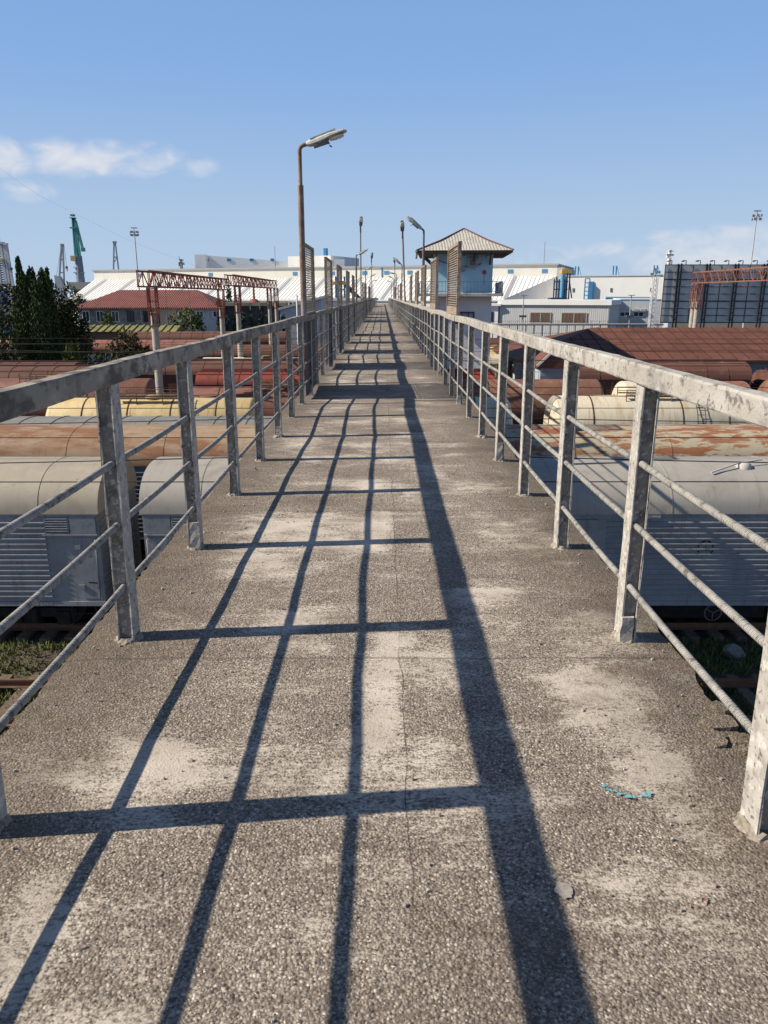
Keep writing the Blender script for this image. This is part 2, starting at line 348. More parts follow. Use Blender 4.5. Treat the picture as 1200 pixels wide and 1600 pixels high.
# ------------------------------------------------------------------ footbridge
Y0, Y1 = -2.6, 172.0
def deckz(y):
    return (nz3(0, y * .33, 5) * .05 + .022 * math.sin(y * 1.17)) * max(0, min(1, (y - 7) / 6)) * max(.25, 1 - max(0, y - 60) / 120)
def build_bridge():
    br = thing('footbridge', (0, 0, 0), 'long concrete footbridge with an exposed pebble walkway running straight ahead over the railway yard', 'footbridge')
    ys = []; y = Y0
    while y < Y1:
        ys.append(y); y += .045 if y < 6 else (.09 if y < 14 else (.25 if y < 60 else 1.0))
    ys.append(Y1)
    def le(y): return -1.56 + .035 * nz3(y * 1.3, 1, 0) + .018 * nz3(y * 6, 4, 0) + .01 * nz3(y * 21, 4, 0)
    def re(y):
        e = 1.50 + .03 * nz3(y * 1.5, 7, 0) + .022 * nz3(y * 7, 9, 0) + .010 * nz3(y * 23, 3, 0)
        if 2.6 < y < 3.35: e -= .07 * max(0, 1 - abs(y - 3.02) / .34) ** .6 * (1 + .4 * nz3(y * 14, 0, 2))
        return e
    nx = 14; vs = []; fs = []; row = nx + 1 + 4
    for y in ys:
        a, b = le(y), re(y); zz = deckz(y); da = .02 + .012 * nz3(y * 9, 0, 0); 
        vs += [(a + .05, y, -.20), (a - .003, y, zz - .05 + .02 * nz3(y * 8, 2, 2))]
        for k in range(nx + 1):
            x = a + (b - a) * k / nx; z = zz + .006 * nz3(x * 1.7, y * 1.7, 0) + .0025 * nz3(x * 6, y * 6, 4)
            if k in (0, nx): z -= .012 + .012 * nz3(y * 11, k, 0)
            vs.append((x, y, z))
        vs += [(b + .003, y, zz - .05 + .02 * nz3(y * 8, 6, 2)), (b - .05, y, -.20)]
    for i in range(len(ys) - 1):
        for k in range(row - 1): fs.append((i * row + k, i * row + k + 1, (i + 1) * row + k + 1, (i + 1) * row + k))
        fs.append((i * row + row - 1, i * row, (i + 1) * row, (i + 1) * row + row - 1))
    MB().add(vs, fs, False).build('deck_slab', deck_m, br)
    for x in (-.95, .95):
        MB().box(x - .16, x + .16, Y0, Y1, -.85, -.203).build('girder', conc_side, br)
    for yp in (11.0, 22.3, 33.4, 44.4, 55.2, 66.5, 78, 90, 102, 116, 130, 144, 158):
        p = MB(); p.box(-1.3, 1.3, yp - .25, yp + .25, -1.25, -.853)
        for x in (-.9, .9): p.box(x - .2, x + .2, yp - .2, yp + .2, G - .2, -1.253)
        p.build('pier', conc_side, br)
    # chips and the broken edge
    chip = MB()
    rnd = random.Random(5)
    for (x, y, s) in ((1.40, 2.86, .075), (1.33, 2.74, .07), (1.45, 2.73, .06), (1.47, 2.98, .05), (1.44, 2.66, .04)):
        n = 11; top = [(x + math.cos(6.283 * k / n) * s * rnd.uniform(.7, 1.15), y + math.sin(6.283 * k / n) * s * rnd.uniform(.6, 1.0), .004 + rnd.uniform(0, .008)) for k in range(n)]
        bot = [(px + rnd.uniform(-.004, .004), py, -.03) for px, py, pz in top]
        chip.add(top + bot, [tuple(range(n))] + [(k, k + n, (k + 1) % n + n, (k + 1) % n) for k in range(n)])
    fix(chip.build('broken_edge', deck_m, br))
    # bird dropping like pale patch and the turquoise paint smear
    pm = M('turquoise_paint', (.12, .42, .52), .7, 0, [((.30, .30, .27), 70, .5, .6, .7)]); sp = MB(); rnd = random.Random(11)
    base = [at(942, 1229, 1), at(960, 1240, 1), at(985, 1248, 1), at(1000, 1249, 1), at(1012, 1242, 1)]
    def onfloor(u, v):
        d = at(u, v, 10) - EYE; t = -EYE.z / d.z; return EYE + d * t
    pts = [onfloor(*q) for q in ((940, 1229), (955, 1238), (975, 1246), (993, 1249), (1004, 1244), (1015, 1242))]
    for i in range(len(pts) - 1):
        for _ in range(16):
            t = rnd.random(); c = pts[i].lerp(pts[i + 1], t) + Vector((rnd.gauss(0, .004), rnd.gauss(0, .006), 0))
            n = 6; r = rnd.uniform(.0015, .0065) * (.6 if i == 3 else 1)
            sp.add([(c.x + math.cos(k) * r * rnd.uniform(.6, 1.6), c.y + math.sin(k) * r * rnd.uniform(.3, .9), .0068 + rnd.uniform(0, .0006)) for k in range(n)], [tuple(range(n))])
    fix(sp.build('paint_smear', pm, br)); 
    gm = M('grey_mortar_dab', (.33, .295, .265), .85, 0, [((.22, .19, .165), 60, .48, .62, .7)]); q = onfloor(881, 1393); n = 26
    MB().add([(q.x + math.cos(6.283 * k / n) * .028 * rnd.uniform(.8, 1.15), q.y + math.sin(6.283 * k / n) * .034 * rnd.uniform(.8, 1.1), .0066) for k in range(n)], [tuple(range(n))]).build('mortar_dab', gm, br)
    return br
bridge = build_bridge()

LX, RX = -1.285, 1.225           # inner faces of the two railings
PW, PD = .080, .115              # post width across, depth along the bridge
def post_mesh(seed, side):
    """steel channel filled with rough concrete; inner face at x = 0, body to x = -PW (mirrored for the right)"""
    rnd = random.Random(seed); mb = MB(); H = 1.315
    def jbox(x0, x1, y0, y1, z0, z1, nzs, j):
        vs = []; fs = []
        for k in range(nzs + 1):
            z = z0 + (z1 - z0) * k / nzs
            for (x, y) in ((x0, y0), ((x0 + x1) / 2, y0), (x1, y0), (x1, (y0 + y1) / 2), (x1, y1), ((x0 + x1) / 2, y1), (x0, y1), (x0, (y0 + y1) / 2)):
                vs.append((x + rnd.uniform(-j, j), y + rnd.uniform(-j, j), z))
        for k in range(nzs):
            for i in range(8): fs.append((k * 8 + i, k * 8 + (i + 1) % 8, (k + 1) * 8 + (i + 1) % 8, (k + 1) * 8 + i))
        mb.add(vs, fs); mb.add(vs[:8], [tuple(range(7, -1, -1))]); mb.add(vs[-8:], [tuple(range(8))])
    jbox(-PW + .007, -.007, -PD / 2 + .016, PD / 2 - .002, -.06, H, 26, .0045)
    jbox(-.0085, 0, -PD / 2, PD / 2, -.06, H, 12, .0012)
    jbox(-PW, -PW + .0085, -PD / 2, PD / 2, -.06, H, 12, .0012)
    if seed % 3 == 0: jbox(-PW * .75, .004, -PD / 2 - .012, -PD / 2 + .02, -.06, .14 + .03 * (seed % 5), 5, .004)
    if side > 0: mb.v = [(-x, y, z) for x, y, z in mb.v]; mb.f = [tuple(reversed(f)) for f in mb.f]
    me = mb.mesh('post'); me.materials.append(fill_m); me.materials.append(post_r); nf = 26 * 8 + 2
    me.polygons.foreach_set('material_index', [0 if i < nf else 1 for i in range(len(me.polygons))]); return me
def build_railing(side):
    X = RX if side > 0 else LX
    lab = 'right hand railing of peeling painted posts whose inner faces are lit by the sun' if side > 0 else 'left hand railing of peeling painted posts, its shadow falling across the walkway'
    t = thing('railing', (X, 0, 0), lab, 'railing', 'railings along both sides of the footbridge')
    # top rail with uneven faces
    ys = []; y = Y0
    while y < Y1: ys.append(y); y += .06 if y < 8 else (.25 if y < 40 else 1.5)
    ys.append(Y1); mb = MB(); vs = []; s = side
    prof = [(-.006, 1.312), (-.010, 1.319), (-.010, 1.398), (-.004, 1.408), (.056, 1.408), (.063, 1.401), (.063, 1.319), (.058, 1.312)]
    for y in ys:
        wx = .008 * nz3(y * .5, s * 5, 0); wz = .007 * nz3(y * .6, s * 9, 3) + deckz(y) * .35
        for k, (a, b) in enumerate(prof): vs.append((s * (a + .003 * nz3(y * 7, k * 3, s)) + wx, y, b + .0035 * nz3(y * 6, k * 3 + 9, s) + wz))
    n = len(prof); fs = [(i * n + k, i * n + (k + 1) % n, (i + 1) * n + (k + 1) % n, (i + 1) * n + k) for i in range(len(ys) - 1) for k in range(n)]
    mb.add(vs, fs); mb.add(vs[:n], [tuple(range(n))]); mb.add(vs[-n:], [tuple(reversed(range(n)))])
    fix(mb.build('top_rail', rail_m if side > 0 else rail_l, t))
    for h in (.305, .622, .935):
        pts = []; y = Y0
        while y < Y1:
            sag = -.010 * math.sin(math.pi * ((y - 2.2) / 1.5 % 1.0))
            pts.append((s * .028 + .006 * nz3(y * .5, h * 9, s), y, h + sag * .7 + .008 * nz3(y * .4, h * 7, s + 2) + deckz(y) * .25)); y += .25 if y < 30 else 1.0
        MB().tube(pts, .0165, 9).build('ribbed_bar', rebar_m, t)
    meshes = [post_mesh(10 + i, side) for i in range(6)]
    foot_m = M('crumbly_mortar', (.30, .26, .215), .95, 0, [((.16, .13, .105), 30, .45, .62, .8), ((.46, .41, .35), 55, .55, .63, .7)], (90, .8, .006))
    def foot(y, sd):
        rf = random.Random(sd); n = 18; mb = MB(); cx = s * PW / 2
        rg = lambda r, z: [(cx + math.cos(6.283 * j / n) * (PW / 2 + r * rf.uniform(.3, 1.5)), y + math.sin(6.283 * j / n) * (PD / 2 + r * rf.uniform(.3, 1.5)), z + rf.uniform(-.003, .003)) for j in range(n)]
        a, b, c = rg(.045, -.012), rg(.022, .006), rg(.006, .020 + .01 * rf.random())
        mb.add(a + b + c, [(j, (j + 1) % n, (j + 1) % n + n, j + n) for j in range(n)] + [(j + n, (j + 1) % n + n, (j + 1) % n + 2 * n, j + 2 * n) for j in range(n)])
        fix(mb.build('mortar_foot', foot_m, t))
    for q in range(9): foot(2.2 + (q - 1) * 1.5, q + 40 * s)
    k = 0; rest = MB(); rnd = random.Random(side + 4)
    while True:
        y = 2.2 + (k - 2) * 1.5
        if y > Y1: break
        if k < 100:
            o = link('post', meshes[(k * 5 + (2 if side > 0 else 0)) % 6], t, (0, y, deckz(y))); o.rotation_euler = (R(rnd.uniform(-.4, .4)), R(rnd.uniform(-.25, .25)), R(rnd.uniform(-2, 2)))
        else:
            rest.box(min(0, s * PW), max(0, s * PW), y - PD / 2, y + PD / 2, -.05, 1.31)
        k += 1
    tag(rest.build('post', post_m, t), kind='stuff')
    return t
build_railing(-1); build_railing(1)

# ------------------------------------------------------------------ safety screens over the wires
SCR = [13.45, 18.85, 23.85, 29.2, 35.1, 53.2, 57.6, 63.4, 74.5, 80.0, 86.0]
SL, SZ0, SZ1 = 2.1, 1.412, 2.60
ORD = ['nearest', 'second', 'third', 'fourth', 'fifth', 'sixth', 'seventh', 'eighth', 'ninth', 'tenth', 'eleventh']
def screen_meshes(plinth):
    fr = MB()
    for y in (0, SL - .06): fr.box(-.03, .03, y, y + .06, 1.411, SZ1)
    fr.box(-.025, .025, .063, SL - .063, SZ1 - .05, SZ1 - .003); fr.box(-.025, .025, .063, SL - .063, SZ0, SZ0 + plinth)
    ms = MB(); z = SZ0 + plinth + .03; i = 0
    while z < SZ1 - .06:
        j = .004 * math.sin(i * 2.3); ms.bar((0.0, .06, z + j), (0.0, SL - .06, z - j), .008, .014); z += .040; i += 1
    for k in range(1, 8):
        y = .06 + (SL - .12) * k / 8; ms.bar((.007, y, SZ0 + plinth + .001), (.007, y, SZ1 - .051), .005, .010)
    lp = MB(); lp.box(-.012, .012, .063, SL - .063, .04, 1.30)
    for y in (.7, 1.4): lp.box(-.03, -.013, y - .03, y + .03, .04, 1.30)
    return fr, ms, lp
def build_screens():
    for side, x, nm in ((-1, LX - .045, 'left'), (1, RX + .045, 'right')):
        fr, ms, lp = screen_meshes(.03 if side < 0 else .13)
        FM = fr.mesh('screen_frame'); FM.materials.append(frame_m); MM = ms.mesh('wire_mesh'); MM.materials.append(mesh_m); PM = lp.mesh('lower_panel'); PM.materials.append(panel_m)
        for i, y in enumerate(SCR):
            extra = {0: ', beside the tall rusty lamp post' if side < 0 else ', before the blue control tower'}.get(i, '')
            t = thing('mesh_screen', (x, y, deckz(y) * .3), f'{ORD[i]} rusty wire mesh screen along the {nm} railing{extra}', 'safety screen', 'mesh safety screens along the railings')
            link('screen_frame', FM, t); link('wire_mesh', MM, t)
            if side < 0: link('lower_panel', PM, t)
            t.rotation_euler = (R(random.uniform(-.5, .5)), R(random.uniform(-.6, .6)), 0)
build_screens()

# ------------------------------------------------------------------ lamps on the bridge
def lamp_head(name, parent, loc, yaw, tilt, L_=.66, W=.24):
    """street light head: reaches along local +x, ribbed back, gear tray and a pale lens under its tip"""
    h = bpy.data.objects.new(name, None)
    def sec(x, wy, zt, zb): return [(x, -wy, zb + .02), (x, -wy * .92, zb + (zt - zb) * .55), (x, -wy * .55, zt - .01), (x, 0, zt), (x, wy * .55, zt - .01), (x, wy * .92, zb + (zt - zb) * .55), (x, wy, zb + .02), (x, wy * .8, zb), (x, -wy * .8, zb)]
    st = [(0, .045, .03, -.03), (.06, .07, .05, -.05), (.2, W * .40, .055, -.05), (.38, W * .46, .062, -.03), (.52, W * .44, .055, -.02), (.61, W * .38, .042, -.015), (L_, W * .22, .025, -.015)]
    rings = [sec(x, wy, a, b) for x, wy, a, b in st]; vs = [p for r_ in rings for p in r_]; n = 9
    fs = [(i * n + k, i * n + (k + 1) % n, (i + 1) * n + (k + 1) % n, (i + 1) * n + k) for i in range(len(rings) - 1) for k in range(n)]
    T = Matrix.Translation(loc) @ Matrix.Rotation(yaw, 4, 'Z') @ Matrix.Rotation(-tilt, 4, 'Y')
    mb = MB(); mb.add(vs, fs, False); mb.add(rings[0], [tuple(range(n))]); mb.add(rings[-1], [tuple(reversed(range(n)))])
    for yy in (-.05, 0, .05): mb.bar((.08, yy, .045), (.5, yy * 1.4, .064), .012, .014)
    mb.xf(T); o = fix(mb.build('lamp_head', lamp_grey, parent))
    tr = MB(); tr.box(.10, .34, -W * .33, W * .33, -.085, -.045); tr.box(.335, .352, -W * .30, W * .30, -.095, -.03)
    tr.bar((.34, .02, -.12), (.37, .02, -.15), .02); tr.xf(T).build('gear_tray', lamp_dark, o)
    ln = MB(); rings = []
    for (x, s_) in ((.37, .75), (.45, 1), (.53, .95), (.60, .7)): rings.append([(x, W * .38 * s_ * math.cos(a), -.035 - .045 * s_ * math.sin(a)) for a in [math.pi * k / 6 for k in range(7)]])
    vs = [p for r_ in rings for p in r_]; fs = [(i * 7 + k, i * 7 + k + 1, (i + 1) * 7 + k + 1, (i + 1) * 7 + k) for i in range(3) for k in range(6)]
    ln.add(vs, fs, True); ln.add(rings[0], [tuple(range(7))]); ln.add(rings[-1], [tuple(reversed(range(7)))]); ln.xf(T); fix(ln.build('glass_lens', lamp_lens, o))
    bpy.data.objects.remove(h)
    return o
def bridge_lamp(x, y, yaw, label, H=3.92, mat=None, r=.048, tilt=R(17), z0=-.3):
    t = thing('lamp_post', (x, y, 0), label, 'lamp post', 'lamp posts along the footbridge'); mat = mat or rust_pole
    MB().tube([(0, 0, z0), (0, 0, H - .62)], r, 14).build('pole', mat, t)
    up = MB(); pts = [(0, 0, H - .70), (0, 0, H - .12)]; d = Vector((math.cos(yaw), math.sin(yaw), 0))
    for k in range(1, 7):
        a = (math.pi / 2 - tilt) * k / 6; q = d * (.085 * (1 - math.cos(a))) + Vector((0, 0, H - .12 + .085 * math.sin(a))); pts.append(tuple(q))
    last = Vector(pts[-1]); end = last + d * .05 * math.cos(tilt) + Vector((0, 0, .05 * math.sin(tilt))); pts.append(tuple(end))
    up.tube(pts, r * .68, 12).build('pole_bracket', mat, t)
    if z0 < 0: MB().box(-.07, .07, -.09, .09, 1.06, 1.14).build('clamp', dark_pole, t)
    lamp_head('lamp_head', t, end - Vector((0, 0, 0)), yaw, tilt)
    return t
def tall_lamp(x, y, yaw, label, H, lean=0.0, tilt=R(48), mat=None, taper=False):
    t = thing('lamp_post', (x, y, 0), label, 'lamp post', 'lamp posts along the footbridge'); mat = mat or dark_pole
    top = Vector((lean, 0, H)); n = 8
    rs = [(.15 - .10 * min(1, k / n * 2.6)) if taper else .05 for k in range(n + 1)] if taper else [.05 - .012 * k / n for k in range(n + 1)]
    MB().tube([Vector((0, 0, -.3)).lerp(top, k / n) for k in range(n + 1)], rs, 12).build('pole', mat, t)
    MB().bar(top - Vector((0, 0, .25)), top + Vector((.0, .0, .12)), .12, .10).build('lamp_bracket', dark_pole, t)
    lamp_head('lamp_head', t, top + Vector((0, 0, .1)), yaw, tilt, .72, .30)
    return t
lx, rx = LX - .17, RX + .17
bridge_lamp(LX - .012, 13.1, R(0), 'nearest lamp post, tall rusty pole with a grey head reaching over the walkway', H=4.02, z0=1.36)
bridge_lamp(rx, 27.6, R(180), 'nearest right hand lamp post, dark pole beside the blue control tower', mat=dark_pole, tilt=R(38))
bridge_lamp(lx, 44.5, R(4), 'second left hand lamp post on the railing, thin pole with a tilted grey head', mat=dark_pole, tilt=R(28))
bridge_lamp(rx, 58.0, R(178), 'shorter lamp post whose tilted head meets the leaning conical pole', mat=dark_pole, tilt=R(42))
bridge_lamp(lx, 69.0, R(4), 'third left hand lamp post, thin pole in front of the white warehouse', mat=dark_pole, tilt=R(28))
bridge_lamp(lx, 93.0, R(4), 'fourth left hand lamp post near the far end of the walkway', mat=dark_pole, tilt=R(25))
bridge_lamp(lx, 120.0, R(4), 'farthest left hand lamp post against the warehouse roof', mat=dark_pole, tilt=R(12))
bridge_lamp(rx, 82.0, R(176), 'third right hand lamp post with its head above the far railing', mat=dark_pole, tilt=R(10))
bridge_lamp(rx, 104.0, R(178), 'fourth right hand lamp post with a drooping head near the far end', mat=dark_pole, tilt=R(30))
bridge_lamp(rx, 128.0, R(178), 'farthest right hand lamp post against the white warehouse roof', mat=dark_pole, tilt=R(12))
tall_lamp(lx, 54.0, R(-80), 'tallest left hand lamp post with an upturned dark head', 6.0, .0, R(60))
tall_lamp(rx, 47.0, R(-100), 'leaning conical lamp post on the right with an upturned dark head', 5.15, -.24, R(58), taper=True, mat=rust_pole)
tall_lamp(lx + .3, 84.0, R(-75), 'far left hand lamp post with an upturned head above the warehouse roofline', 5.3, 0, R(60))
tall_lamp(rx, 92.0, R(-110), 'far right hand lamp post with an upturned head above the warehouse roofline', 5.2, 0, R(60))

# ------------------------------------------------------------------ wagons
under_m = M('black_underframe', (.018, .016, .016), .85, 0, [((.05, .032, .024), 5, .5, .62, .7)])
wheel_m = M('dark_wheel_steel', (.045, .035, .03), .7, .2)
def bogies(t, L_):
    for bx in (-L_ / 2 + 2.2, L_ / 2 - 2.2):
        b = MB()
        for s in (-1, 1):
            b.box(bx - 1.25, bx + 1.25, s * 1.02 - .06, s * 1.02 + .06, .62, .86); b.box(bx - .3, bx + .3, s * 1.02 - .09, s * 1.02 + .09, .45, .98)
            for q in (-.92, .92): b.box(bx + q - .16, bx + q + .16, s * 1.02 - .12, s * 1.02 + .12, .42, .78)
            for q in (-.2, .2): b.lathez([(.5, .09), (.9, .09)], bx + q, s * 1.14, 8)
        b.box(bx - .2, bx + .2, -.95, .95, .6, .9)
        bo = b.build('bogie', under_m, t)
        for q in (-.92, .92):
            wm = MB()
            for s in (-1, 1): wm.prism([(0, 0)], 0, 0, caps=False) if False else None
            n = 20
            for s in (-1, 1):
                c = Vector((bx + q, s * .78, .80)); ring = lambda y, r: [(c.x + r * math.cos(6.283 * k / n), y, c.z + r * math.sin(6.283 * k / n)) for k in range(n)]
                A, B, C_ = ring(c.y - .07, .47), ring(c.y + .07, .47), ring(c.y - s * .09, .51)
                wm.add(A + B, [(k, (k + 1) % n, (k + 1) % n + n, k + n) for k in range(n)]); wm.add(A, [tuple(range(n))]); wm.add(B, [tuple(reversed(range(n)))])
            wm.tube([(bx + q, -.78, .8), (bx + q, .78, .8)], .08, 8)
            wm.build('wheelset', wheel_m, bo)
def buffers(t, L_):
    b = MB()
    for s in (-1, 1):
        for y in (-.9, .9): b.tube([(s * (L_ / 2), y, 1.06), (s * (L_ / 2 + .35), y, 1.06)], [.08, .08], 8); b.tube([(s * (L_ / 2 + .35), y, 1.06), (s * (L_ / 2 + .42), y, 1.06)], .2, 10)
        b.box(s * (L_ / 2) - .05 if s > 0 else s * L_ / 2 - .55, s * L_ / 2 + .55 if s > 0 else s * L_ / 2 + .05, -.15, .15, .85, 1.2)
    b.build('coupler', under_m, t)
def roof_prof(hw, z0, z1, n=18, p=.82):
    out = []
    for k in range(n + 1):
        a = math.pi * k / n; c, s = math.cos(a), math.sin(a)
        out.append((-hw * math.copysign(abs(c) ** p, c), z0 + (z1 - z0) * (s ** .95)))
    return out
def reefer(xc, y, L_, label, body_m, roof_m, ribs_only=False, number=None, emblem=None, vents=(), zr=4.53):
    t = thing('refrigerated_wagon', (xc, y, G), label, 'railway wagon', 'wagons standing on the yard tracks')
    h = L_ / 2; hw = 1.50; ze = 3.50
    b = MB(); b.box(-h, h, -hw, hw, 1.22, ze)
    c0 = 1.30                                             # length of the smooth end compartments
    for s in (-1, 1):
        for k in range(15):
            z = 1.36 + k * .137
            for (xa, xb) in ((-h + c0, -1.35), (1.35, h - c0)):
                b.add(*((lambda x0, x1, y0, y1, zz: ([(x0, y0, zz - .022), (x1, y0, zz - .022), (x1, y1, zz - .015), (x0, y1, zz - .015), (x0, y0, zz + .034), (x1, y0, zz + .034), (x1, y1, zz + .012), (x0, y1, zz + .012)], [(3, 2, 1, 0), (4, 5, 6, 7), (0, 1, 5, 4), (1, 2, 6, 5), (2, 3, 7, 6), (3, 0, 4, 7)] if s < 0 else [(0, 1, 2, 3), (7, 6, 5, 4), (4, 5, 1, 0), (5, 6, 2, 1), (6, 7, 3, 2), (7, 4, 0, 3)]))(xa, xb, s * (hw + .001), s * (hw + .055), z)))
        b.box(-h - .012, h + .012, s * hw - .03 if s < 0 else s * hw + .002, s * hw - .002 if s < 0 else s * hw + .03, 1.10, 1.218)
        b.box(-h, h, min(s * (hw + .002), s * (hw + .05)), max(s * (hw + .002), s * (hw + .05)), ze - .05, ze - .002)
    for s in (-1, 1):                                      # corrugated end walls
        for k in range(13):
            z = 1.4 + k * .155; b.box(min(s * (h + .002), s * (h + .03)), max(s * (h + .002), s * (h + .03)), -hw + .12, hw - .12, z, z + .05)
    b.build('body', body_m, t)
    r = MB(); pr = roof_prof(hw + .06, ze, zr); r.prism(pr, -h - .05, h + .05, True)
    x = -h + 1.42
    while x < h - 1.0:                                     # overlapping roof sheet joints
        r.prism(roof_prof(hw + .066, ze + .01, zr + .009), x - .018, x + .018, True); x += (L_ - 2.84) / 6.0
    for s in (-1, 1): r.box(-h, h, s * 1.30 - .012, s * 1.30 + .012, 3.985, 4.012)
    fix(r.build('roof', roof_m, t))
    for vx in vents:
        v = MB(); v.lathez([(zr - .12, .19), (zr + .01, .18), (zr + .06, .10), (zr + .07, .0)], vx, -.62, 16); v.tube([(vx - .95, -1.0, zr - .12), (vx - .2, -.7, zr + .04), (vx + .5, -.5, zr + .10)], .022, 6)
        fix(v.build('roof_vent', M('pale_vent_metal', (.46, .44, .41), .6), t))
    louv = M('grey_louvre_metal', (.24, .26, .28), .6, 0, [((.15, .14, .14), 8, .5, .64, .6)])
    for s in (-1, 1):
        for e in (-1, 1):
            q = lambda a, b_: sorted((e * (h - a), e * (h - b_)))
            x0, x1 = q(1.30, .70); ya, yb = sorted((s * (hw + .003), s * (hw + .045)))
            lv = MB(); lv.box(x0, x1, ya, yb if s > 0 else yb, 3.00, 3.02); lv.box(x0, x1, ya, yb, 3.42, 3.445); lv.box(x0, x0 + .03, ya, yb, 3.022, 3.418); lv.box(x1 - .03, x1, ya, yb, 3.022, 3.418)
            for k in range(6): lv.bar(((x0 + .031), s * (hw + .03), 3.06 + k * .062), ((x1 - .031), s * (hw + .03), 3.06 + k * .062), .05, .012, (0, -s * .5, .8))
            lv.build('louvre', louv, t)
            x0, x1 = q(.68, .05); MB().box(x0, x1, ya, yb - .012 if s > 0 else yb, 3.0, 3.445).build('hatch_panel', louv, t)
            x0, x1 = q(1.36, .02); MB().box(x0, x1, min(s * (hw + .003), s * (hw + .07)), max(s * (hw + .003), s * (hw + .07)), 2.955, 2.985).build('drip_strip', body_m, t)
            x0, x1 = q(.52, .12); d = MB(); d.box(x0, x1, min(s * (hw + .003), s * (hw + .022)), max(s * (hw + .003), s * (hw + .022)), 1.30, 2.90)
            dr = d.build('door', body_m, t)
            xh = e * (h - .54)
            for zz in (1.62, 2.65):
                MB().box(xh - .07, xh + .07, min(s * (hw + .024), s * (hw + .05)), max(s * (hw + .024), s * (hw + .05)), zz - .05, zz + .05).build('hinge', louv, dr)
            MB().bar((e * (h - .14), s * (hw + .05), 1.72), (e * (h - .36), s * (hw + .05), 1.74), .02, .03).build('door_handle', under_m, dr)
            hx = e * (h - .085); MB().tube([(hx, s * (hw + .005), 2.85), (hx, s * (hw + .09), 2.85), (hx, s * (hw + .09), 1.30), (hx, s * (hw + .005), 1.30)], .016, 6).build('handrail', body_m, t)
        d = MB(); d.box(-1.1, 1.1, min(s * (hw + .003), s * (hw + .04)), max(s * (hw + .003), s * (hw + .04)), 1.30, 3.35); dr = d.build('door', body_m, t)
        MB().bar((-.0, s * (hw + .07), 1.4), (0, s * (hw + .07), 3.2), .03, .05).build('locking_bar', louv, dr)
        MB().box(-2.2, 2.6, min(s * (hw + .05), s * (hw + .085)), max(s * (hw + .05), s * (hw + .085)), 3.40, 3.45).build('door_track', louv, t)
    u = MB(); u.box(-h + .1, h - .1, -1.25, 1.25, .98, 1.098); u.box(-h + 4.2, h - 4.2, -.9, .9, .5, .978); u.box(-3.1, -1.2, -1.3, -.92, .45, .95); u.box(.6, 2.8, -1.25, -.92, .5, .95)
    for e in (-1, 1):
        for z in (.55, .85): u.bar((e * (h - .9), -1.42, z), (e * (h - .3), -1.42, z), .03, .03)
        for q in (.9, .3): u.bar((e * (h - q), -1.42, 1.1), (e * (h - q), -1.42, .52), .025, .04)
    u.build('underframe', under_m, t); bogies(t, L_); buffers(t, L_)
    wx = 4.2
    wh = MB(); n = 22; cz = .88
    wh.tube([(wx + .21 * math.cos(6.283 * k / n), -1.47, cz + .21 * math.sin(6.283 * k / n)) for k in range(n + 1)], .016, 6, False)
    for a in (.5, 2.6, 4.7): wh.bar((wx, -1.47, cz), (wx + .2 * math.cos(a), -1.47, cz + .2 * math.sin(a)), .02)
    wh.build('hand_wheel', M('rusty_hand_wheel', (.20, .12, .10), .7), t)
    if number:
        text_mesh('number', number, .135, M('cream_lettering', (.42, .38, .30), .8), t, (h - 1.75, -hw - .033, 1.158), (R(90), 0, 0), .003)
    if emblem:
        em = M('black_stencil', (.02, .02, .025), .8); e = MB(); cx, cz = emblem
        for k in range(8):
            a0, a1 = 6.283 * (k + .1) / 8, 6.283 * (k + .8) / 8
            for j in range(4):
                p, q = a0 + (a1 - a0) * j / 4, a0 + (a1 - a0) * (j + 1) / 4
                e.bar((cx + .19 * math.cos(p), -hw - .039, cz + .19 * math.sin(p)), (cx + .19 * math.cos(q), -hw - .039, cz + .19 * math.sin(q)), .006, .03)
        e.build('emblem', em, t)
        text_mesh('stencil', '1\n13457', .10, em, t, (cx, -hw - .038, cz), (R(90), 0, 0), .003)
    return t
